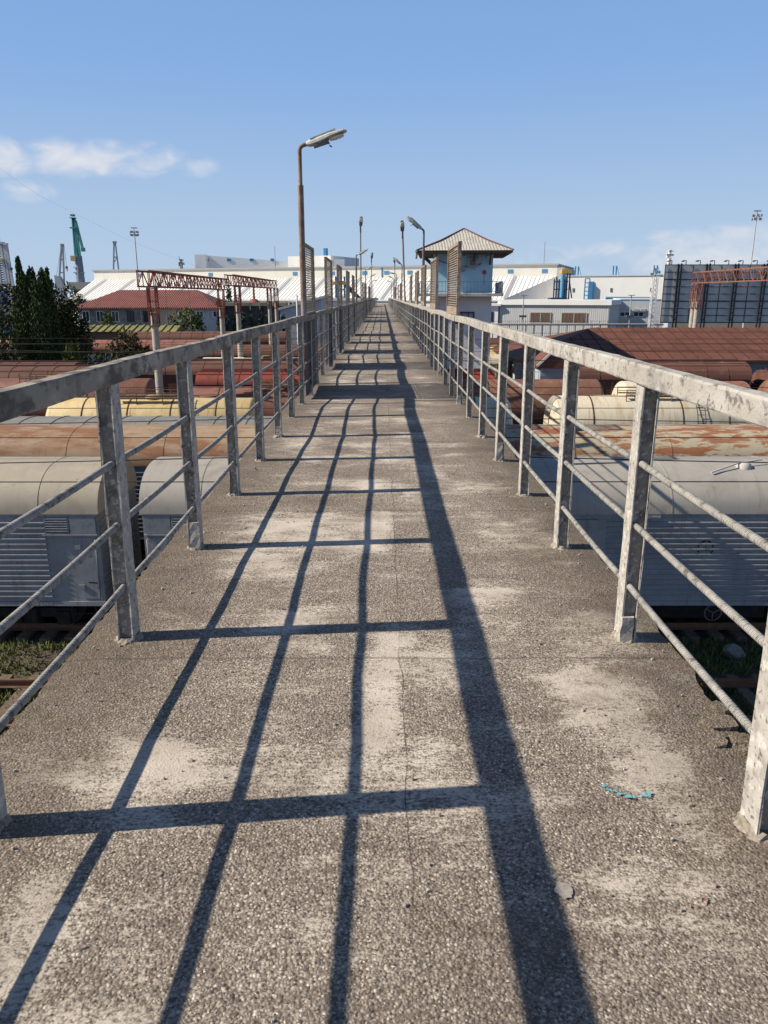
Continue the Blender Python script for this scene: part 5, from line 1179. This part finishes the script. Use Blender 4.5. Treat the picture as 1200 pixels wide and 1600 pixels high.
    for u in (327, 361, 396, 428): x = ax(u, 262) - cx; MB().box(x - .6, x + .6, -.15, -.004, az(408, 262) - G, az(404, 262) - G).build('vent', blue_p, t)
    t, h, cx, zt = shed('silo_block', 'plain white block on the skyline behind the nearest left hand lamp post', 'building', 250.0, 447, 522, 400, 20, white_w, rz=-24)
    x = ax(511, 250) - cx; MB().box(x - .5, x + .5, .5, 1.5, zt + .003, zt + 2.2).build('roof_vent', blue_p, t)
    t, h, cx, zt = shed('silo_block', 'grey white block on the skyline between the second and third left hand screens', 'building', 238.0, 523, 539, 405, 18, M('shaded_white_cladding', (.82, .81, .79), .7))
    # right: low corrugated hall
    t, h, cx, zt = shed('corrugated_hall', 'low grey corrugated hall with a white fascia and two brown windows', 'hall', 118.0, 780, 950, 476.5, 14, corr, white_w, fascia=.72, overhang=.3, rz=-22)
    rb = MB(); x = -h
    while x < h: rb.box(x, x + .10, -.028, -.003, 0, zt - .02); x += .30
    rb.build('wall_ribs', corr, t)
    bm_ = M('brown_curtained_glass', (.10, .065, .05), .3, 0, [((.20, .14, .10), 6, .45, .6, .8, (3, 1, .1))], spec=.5)
    for u0, u1 in ((830, 862), (879, 917)):
        a0, a1 = ax(u0, 118) - cx, ax(u1, 118) - cx; z0, z1 = az(504, 118) - G, az(489, 118) - G
        f = MB(); f.box(a0, a1, -.12, -.063, z0, z1); fo = f.build('window', bm_, t)
        g2 = MB(); g2.box(a0 - .1, a1 + .1, -.14, -.064, z0 - .12, z0 - .003); g2.box(a0 - .1, a1 + .1, -.14, -.064, z1 + .003, z1 + .1)
        for q in (0, .5, 1): xx = a0 + (a1 - a0) * q; g2.box(xx - .05, xx + .05, -.15, -.122, z0, z1)
        g2.build('frame', seam_m, fo)
    t, h, cx, zt = shed('gatehouse', 'narrow white lodge between the control tower and the corrugated hall', 'building', 121.0, 762, 779, 478, 6, white_w, white_w, fascia=.3, rz=-16)
    x = ax(768, 121) - cx; MB().box(x - .4, x + .4, -.06, -.003, az(503, 121) - G, az(487, 121) - G).build('window', glass, t)
    # tall white store right
    t, h, cx, zt = shed('white_store', 'tall plain white store behind the corrugated hall with blue ladders', 'building', 168.0, 884, 1042, 431.5, 25, white_w, M('white_edge_trim', (.55, .55, .54), .7), fascia=.25, overhang=.15, rz=-22)
    for u in (899, 957, 1017):
        x = ax(u, 168) - cx; v = MB(); v.tube([(x - .35, .6, zt + .253), (x - .35, .6, zt + 2.1)], .14, 8); v.tube([(x + .25, .6, zt + .253), (x + .25, .6, zt + 2.1)], .14, 8); v.bar((x + .4, .6, zt + 1.8), (x + .9, .6, zt + .253), .1); v.build('roof_vent', blue_p, t)
    for u in (896, 954, 1013): x = ax(u, 168) - cx; MB().box(x - .2, x + .2, -.1, -.003, az(456, 168) - G, az(450, 168) - G).build('vent', dark_pole, t)
    ld_ = MB(); x0, x1 = ax(914, 168) - cx, ax(921, 168) - cx; z0, z1 = az(468, 168) - G, az(435, 168) - G
    for x in (x0, x1): ld_.bar((x, -.5, z0), (x, -.5, z1), .22)
    for k in range(6): z = z0 + (z1 - z0) * k / 5; ld_.bar((x0, -.5, z), (x1, -.5, z), .18)
    q = ax(924, 168) - cx; ld_.box(q - .35, q + .35, -.8, -.1, z0, az(443, 168) - G); ld_.build('ladder_tower', blue_p, t)
    pp = MB(); pp.tube([(ax(946, 160) - cx + 3, -6, az(466, 160) - G), (ax(1030, 160) - cx + 2, -6, az(466.5, 160) - G)], .3, 8); pp.bar((ax(957, 160) - cx + 3, -6, az(467, 160) - G), (ax(957, 160) - cx + 3, -6, 0), .4); pp.build('blue_pipe', blue_p, t)
    # grey block with small windows
    t, h, cx, zt = shed('grey_block', 'plain grey block with two small windows and air conditioners left of the dark framed board', 'building', 132.0, 965, 1037, 468, 15, M('mid_grey_cladding', (.52, .53, .54), .8, 0, [((.46, .47, .48), .6, .45, .62, .6)]), white_w, fascia=.15, overhang=.1, rz=-14)
    for u in (979.5, 1000): x = ax(u, 132) - cx; window(t, x - .9, x + .8, 0, az(495, 132) - G, az(487, 132) - G, white_w, .12, 1)
    for u in (995, 1006): x = ax(u, 132) - cx; MB().box(x - .4, x + .4, -.5, -.003, az(486.5, 132) - G, az(483, 132) - G).build('air_conditioner', M('old_aircon_case', (.33, .33, .32), .7), t)
    t, h, cx, zt = shed('white_porch', 'small white porch with a bright blue door beside the grey block', 'building', 130.0, 949, 966, 470, 4, white_w, white_w, fascia=.2, overhang=.1, rz=-20)
    MB().box(ax(950, 130) - cx, ax(956, 130) - cx, -.08, -.003, 0, az(494.5, 130) - G).build('door', M('bright_blue_door', (.05, .28, .58), .5), t)
    # blue and yellow conveyor right of warehouse roof end
    Y = 150.0; t = thing('conveyor_tower', (ax(880, Y), Y, G), 'blue and yellow conveyor tower at the right end of the warehouse roof', 'conveyor'); cx = ax(880, Y); X = lambda u: ax(u, Y) - cx; Z = lambda v: az(v, Y) - G
    f = MB()
    for u in (868, 876, 884, 888): f.bar((X(u), 0, 0), (X(u), 0, Z(432 if u < 880 else 425)), .22); f.bar((X(u), 2, 0), (X(u), 2, Z(436)), .22)
    for v in (440, 452, 466): f.bar((X(867), 0, Z(v)), (X(886), 0, Z(v)), .2); f.bar((X(867), 2, Z(v)), (X(886), 2, Z(v)), .2)
    f.bar((X(888), 0, Z(440)), (X(893), 0, Z(466)), .2); f.build('frame', M('navy_frame', (.03, .07, .13), .6), t)
    MB().tube([(X(876), -.5, Z(468)), (X(876), -.5, Z(428))], .32, 10).build('elevator_leg', M('light_blue_paint', (.09, .33, .50), .5), t)
    hd = MB(); hd.box(X(874), X(889), -.8, 1.2, Z(427), Z(422)); hd.bar((X(878), 0, Z(422)), (X(880), 0, Z(418)), .3); hd.build('drive_head', yellow_p, t)
    MB().box(X(859), X(884), -1, 2, Z(470), Z(465)).build('base_skid', M('navy_frame', (.03, .07, .13), .6), t)
    # pipeline fence
    t = thing('pipeline', (ax(900, 100), 100, G), 'long grey pipeline on short posts in front of the corrugated hall', 'pipeline'); cx = ax(900, 100)
    p = MB(); p.tube([(ax(768, 100) - cx, 0, az(507, 100) - G), (ax(1040, 100) - cx, 0, az(507, 100) - G)], .13, 8); p.build('pipe', M('dull_grey_pipe', (.26, .27, .28), .7), t)
    q = MB(); u = 772
    while u < 1040: x = ax(u, 100) - cx; q.bar((x, 0, 0), (x, 0, az(507, 100) - G - .1), .08); q.bar((x, .5, 0), (x, .5, az(501.5, 100) - G), .035); u += 13
    q.bar((ax(768, 100) - cx, .5, az(502, 100) - G), (ax(1040, 100) - cx, .5, az(502, 100) - G), .035); q.build('supports', dark_pole, t)
    # small street lamps near hall
    for u, lab in ((818, 'thin pole with a loudspeaker cluster in front of the corrugated hall'), (986, 'thin pole with lamps in front of the grey block')):
        Y = 108; t = thing('yard_lamp', (ax(u, Y), Y, G), lab, 'lamp post'); MB().tube([(0, 0, 0), (0, 0, az(462, Y) - G)], .07, 8).build('pole', seam_m, t)
        z = az(494, Y) - G; MB().box(-.5, .5, -.15, .15, z - .15, z + .12).build('speaker', dark_pole, t); z = az(462, Y) - G; MB().box(-.45, .45, -.1, .1, z, z + .1).build('lamp_head', seam_m, t)
    # blue container at left edge
    t = thing('container', (ax(2, 95), 95, G), 'bright blue container stack at the left edge behind the trees', 'container'); c = MB(); hh = az(450, 95) - G; c.box(-6, -.55, 0, 3, 0, hh)
    x = -6
    while x < -.6: c.box(x, x + .14, -.06, -.003, .1, hh - .1); x += .32
    c.build('body', M('container_blue', (.03, .14, .42), .5), t)
small_buildings()

# --- framed dark board on the right
def board():
    Y = 92.0; u0 = 1035.5; x0 = ax(u0, Y); x1 = x0 + 34; zt = az(413.5, Y) - G; zb = az(504, Y) - G; cx = x0
    t = thing('billboard', (x0, Y, G), 'large blue grey board on a black steel frame at the right edge', 'billboard')
    MB().box(0, x1 - x0, .35, .43, zb, zt).build('board_panel', M('blue_grey_sheet', (.55, .55, .53), .6, 0, [((.46, .46, .45), .5, .42, .62, .7), ((.60, .60, .57), 1.4, .55, .66, .5)]), t)
    f = MB(); fm = M('black_blue_steel', (.022, .027, .036), .6)
    for k in range(9): z = zb + (zt - zb) * k / 8; f.bar((0, .2, z), (x1 - x0, .2, z), .07, .07 if k % 3 else .12)
    x = 0.02; k = 0; step = (ax(1101, Y) - ax(1057, Y)) / 2 * 1.0
    while x < x1 - x0:
        f.bar((x, .28, zb), (x, .28, zt), .055); x += step * .5 * 2; k += 1
    f.build('frame', fm, t)
    p = MB(); x = ax(1054, Y) - cx
    while x < x1 - x0:
        for d in (0, .38): p.bar((x + d, -.12, 0), (x + d, -.12, zt + .1), .14)
        z = zb
        while z < zt: p.bar((x, -.12, z), (x + .38, -.12, z + .6), .05); z += .75
        x += 2 * step
    p.build('support_post', fm, t)
    x = .7
    while x < x1 - x0:
        l = MB(); l.bar((x, .2, zt), (x, .2, zt + .45), .07); l.bar((x, .2, zt + .45), (x - .1, .9, zt + .5), .07); lo_ = l.build('lamp_arm', fm, t)
        MB().box(x - .35, x + .02, .7, 1.1, zt + .34, zt + .48).build('floodlight', seam_m, lo_); x += step
    # white lattice post at its left edge
    t2 = thing('lattice_mast', (x0 - .75, Y + 1, G), 'white lattice mast with a lamp cluster at the left side of the dark framed board', 'mast'); m_ = MB(); H = az(431, Y) - G
    for sx in (-.25, .25):
        for sy in (-.25, .25): m_.bar((sx, sy, 0), (sx, sy, H), .07)
    z = 0
    while z < H - .5: m_.bar((-.25, -.25, z), (.25, -.25, z + .5), .05); m_.bar((.25, -.25, z), (-.25, -.25, z + .5), .05); m_.bar((-.25, .25, z), (-.25, -.25, z + .5), .05); z += .5
    m_.build('lattice', white_w, t2); c = MB()
    for dx, dz in ((-.5, .1), (.3, .3), (-.2, .6), (.6, -.1)): c.box(dx - .18, dx + .18, -.2, .2, H + dz, H + dz + .25)
    c.bar((-.6, 0, H), (.6, 0, H + .1), .08); c.bar((0, 0, H), (-.1, 0, H + .9), .08); c.build('lamp_cluster', seam_m, t2)
board()

# ------------------------------------------------------------------ port cranes and masts
def mast_light(u, v, Y, label, r=.22):
    x = ax(u, Y, v + 15); H = az(v, Y) - G
    t = thing('floodlight_mast', (x, Y, G), label, 'floodlight mast', 'tall floodlight masts'); MB().tube([(0, 0, 0), (0, 0, H)], [r, r * .5], 10).build('pole', M('galvanised_mast', (.42, .44, .46), .6), t)
    c = MB(); s = H / 31.0
    for k in range(10):
        a = 6.283 * k / 10; rr = 1.0 * s; z = H - (.2 if k % 2 else 1.1 * s); q = Vector((rr * math.cos(a), rr * math.sin(a), z)); c.bar((0, 0, z), q, .10 * s); c.bar(q + Vector((0, 0, -.25 * s)), q + Vector((0, 0, .3 * s)), .5 * s, .42 * s)
    c.bar((0, 0, H), (0, 0, H + .9 * s), .12 * s); c.box(-.9 * s, .9 * s, -.15 * s, .15 * s, H + .7 * s, H + .95 * s); c.build('lamp_cluster', M('mast_lamp_grey', (.30, .31, .33), .6), t)
mast_light(211, 361, 150, 'floodlight mast rising behind the red roofed house on the left', .17)
mast_light(1181, 335, 150, 'floodlight mast rising behind the dark framed board on the right', .18)
def cranes():
    steel = M('hazy_grey_crane_steel', (.33, .36, .40), .7); lt = M('pale_crane_steel', (.55, .56, .57), .7)
    Y = 340.0; X = lambda u: ax(u, Y, 395); Z = lambda v: az(v, Y) - G
    # teal crane
    t = thing('port_crane', (X(120), Y, G), 'teal green harbour crane, the tallest on the left skyline', 'crane', 'harbour cranes on the skyline'); cx = X(120); x = lambda u: X(u) - cx
    teal = M('teal_crane_paint', (.06, .27, .25), .6, 0, [((.10, .36, .33), .4, .45, .62, .6)])
    MB().tube([(x(121), 0, Z(446)), (x(122), 0, Z(400))], [1.9, 1.4], 10).build('column', M('blue_grey_column', (.20, .24, .30), .7), t)
    b = MB()
    for a, c in ((117.5, 119), (120, 120.5), (124.5, 122)): b.bar((x(a), 0, Z(400)), (x(c), 0, Z(341)), .75)
    for v in (395, 385, 375, 365, 357, 349): b.bar((x(117), 0, Z(v)), (x(125), 0, Z(v)), .5)
    b.bar((x(123), 0, Z(345)), (x(130), 0, Z(390)), .9); b.box(x(128), x(132.5), -1, 1, Z(393), Z(387)); b.box(x(117), x(122), -1, 1, Z(338), Z(335)); b.box(x(114), x(126), -.8, .8, Z(357), Z(355)); b.box(x(115), x(124), -1, 1, Z(341), Z(340))
    b.add([(x(117.5), .2, Z(400)), (x(124.5), .2, Z(400)), (x(122.5), .2, Z(345)), (x(119), .2, Z(345)), (x(117.5), 1, Z(400)), (x(124.5), 1, Z(400)), (x(122.5), 1, Z(345)), (x(119), 1, Z(345))], [(0, 1, 2, 3), (7, 6, 5, 4), (4, 5, 1, 0), (5, 6, 2, 1), (6, 7, 3, 2), (7, 4, 0, 3)])
    fix(b.build('jib', teal, t))
    MB().box(x(112), x(119.5), -2, 1, Z(408), Z(400)).build('cab', M('cream_crane_cab', (.55, .42, .22), .6), t)
    p = MB(); p.box(x(105), x(139), -4, 4, Z(452), Z(441)); p.box(x(114), x(126), -3, 3, Z(470), Z(452)); p.box(x(113.5), x(127.5), -1.5, 1.5, Z(427), Z(425.5)); p.box(x(114), x(126.5), -1.5, 1.5, Z(419), Z(418)); p.box(x(106), x(136), -3, 3, 0, Z(470)); p.build('portal', M('grey_beige_portal', (.40, .38, .33), .8), t)
    # grey A frame crane
    t = thing('port_crane', (X(92), Y, G), 'grey A frame harbour crane with a hanging hook left of the teal crane', 'crane', 'harbour cranes on the skyline'); cx = X(92)
    b = MB(); b.bar((x(88), 0, Z(437)), (x(97.5), 0, Z(383)), .6); b.bar((x(95), 0, Z(446)), (x(99.5), 0, Z(383)), .6); b.bar((x(92), 0, Z(406)), (x(98), 0, Z(405.5)), .5); b.bar((x(89), 0, Z(426)), (x(95), 0, Z(426)), .5); b.box(x(96.5), x(100.5), -.8, .8, Z(384), Z(381)); b.bar((x(84.5), 0, Z(430)), (x(97), 0, Z(384)), .12); b.build('jib', steel, t)
    h = MB(); h.bar((x(101.5), 0, Z(384)), (x(101.8), 0, Z(417)), .1); h.box(x(100.5), x(103), -.5, .5, Z(420), Z(416)); h.bar((x(102), 0, Z(420)), (x(102.3), 0, Z(424)), .3); h.build('hook', dark_pole, t)
    w_ = MB(); w_.add([(x(83), -1.5, 0), (x(97), -1.5, 0), (x(95), -1.5, Z(444)), (x(90), -1.5, Z(432)), (x(83), -1.5, Z(430)), (x(83), 1.5, 0), (x(97), 1.5, 0), (x(95), 1.5, Z(444)), (x(90), 1.5, Z(432)), (x(83), 1.5, Z(430))], [(0, 1, 2, 3, 4), (9, 8, 7, 6, 5)] + [(k, k + 5, (k + 1) % 5 + 5, (k + 1) % 5) for k in range(5)]); fix(w_.build('machine_house', M('grey_machine_house', (.42, .44, .46), .7), t))
    # right slim crane
    t = thing('port_crane', (X(179), Y, G), 'slim grey harbour crane jib above the warehouse roof', 'crane', 'harbour cranes on the skyline'); cx = X(179)
    b = MB(); b.bar((x(175), 0, 0), (x(175), 0, Z(422)), .6); b.bar((x(183), 0, 0), (x(183), 0, Z(422)), .6); b.bar((x(175), 0, Z(422)), (x(179.5), 0, Z(379)), .5); b.bar((x(183), 0, Z(422)), (x(181.5), 0, Z(379)), .5); b.bar((x(176.5), 0, Z(402)), (x(182.5), 0, Z(402)), .6); b.box(x(178), x(183), -.7, .7, Z(380), Z(377)); b.bar((x(177), 0, Z(410)), (x(182.5), 0, Z(402)), .25); b.build('jib', steel, t)
    # pale lattice crane at the edge
    t = thing('port_crane', (X(6), Y, G), 'pale lattice crane tower cut by the left edge', 'crane', 'harbour cranes on the skyline'); cx = X(6)
    b = MB()
    ll = [(-8, -12), (2, -3), (8, 12), (16, 11)]
    legs = [((-6, 460), (-3, 380)), ((5, 460), (3, 380)), ((15, 460), (11, 382)), ((9, 460), (8, 382))]
    for (a, va), (c, vc) in legs: b.bar((x(a), 0, 0), (x(a), 0, Z(va)), .9); b.bar((x(a), 0, Z(va)), (x(c), 0, Z(vc)), .9)
    for k in range(22):
        q0, q1 = k / 22, (k + 1) / 22
        for i, j in ((0, 1), (1, 3), (3, 2)):
            f = lambda n_, q: (x(legs[n_][0][0] + (legs[n_][1][0] - legs[n_][0][0]) * q), 0, Z(460 + (381 - 460) * q))
            b.bar(f(i, q0), f(j, q1), .42); b.bar(f(j, q0), f(i, q1), .42)
    b.box(x(-3), x(8), -1, 1, Z(381), Z(378)); b.box(x(8), x(13), -1, 1, Z(383), Z(380)); b.bar((x(2), 0, Z(378)), (x(2), 0, Z(372)), .3); b.build('tower', lt, t)
    h = MB(); h.bar((x(14), 0, Z(383)), (x(14.5), 0, Z(418)), .08); h.box(x(13.2), x(16), -.5, .5, Z(422), Z(418)); h.bar((x(14.7), 0, Z(422)), (x(15.2), 0, Z(426)), .3); h.build('hook', dark_pole, t)
    MB().box(x(-8), x(5), -1.5, 1.5, Z(408), Z(404)).build('cab', M('cream_crane_cab', (.55, .42, .22), .6), t)
    # ship masts
    for (u, v, vb, lab) in ((282, 405, 420, 'small ship radar mast above the warehouse roof on the left'), (1047, 391, 416, 'white ship radar mast above the dark framed board')):
        t = thing('ship_mast', (X(u), Y, G), lab, 'ship mast'); cx = X(u); b = MB(); b.bar((0, 0, 0), (0, 0, Z(v)), 1.0)
        s = 1.0 if u > 600 else .8
        b.box(x(u - 5 * s), x(u + 5 * s), -.5, .5, Z(v + 8 * s), Z(v + 6.5 * s)); b.box(x(u - 3 * s), x(u + 4.5 * s), -.5, .5, Z(v + 2), Z(v + .5)); b.box(x(u - 5 * s), x(u - 3 * s), -.5, .5, Z(v + 11), Z(v + 5)); b.box(x(u + 3 * s), x(u + 6 * s), -.5, .5, Z(v + 9), Z(v + 6)); b.box(x(u - 2 * s), x(u + 2 * s), -.8, .8, Z(v + 20), Z(v + 12)); b.bar((x(u - 2), 0, Z(v)), (x(u - 3), 0, Z(v - 4)), .25); b.build('mast', white_w if u > 600 else M('grey_ship_mast', (.36, .37, .38), .7), t)
cranes()
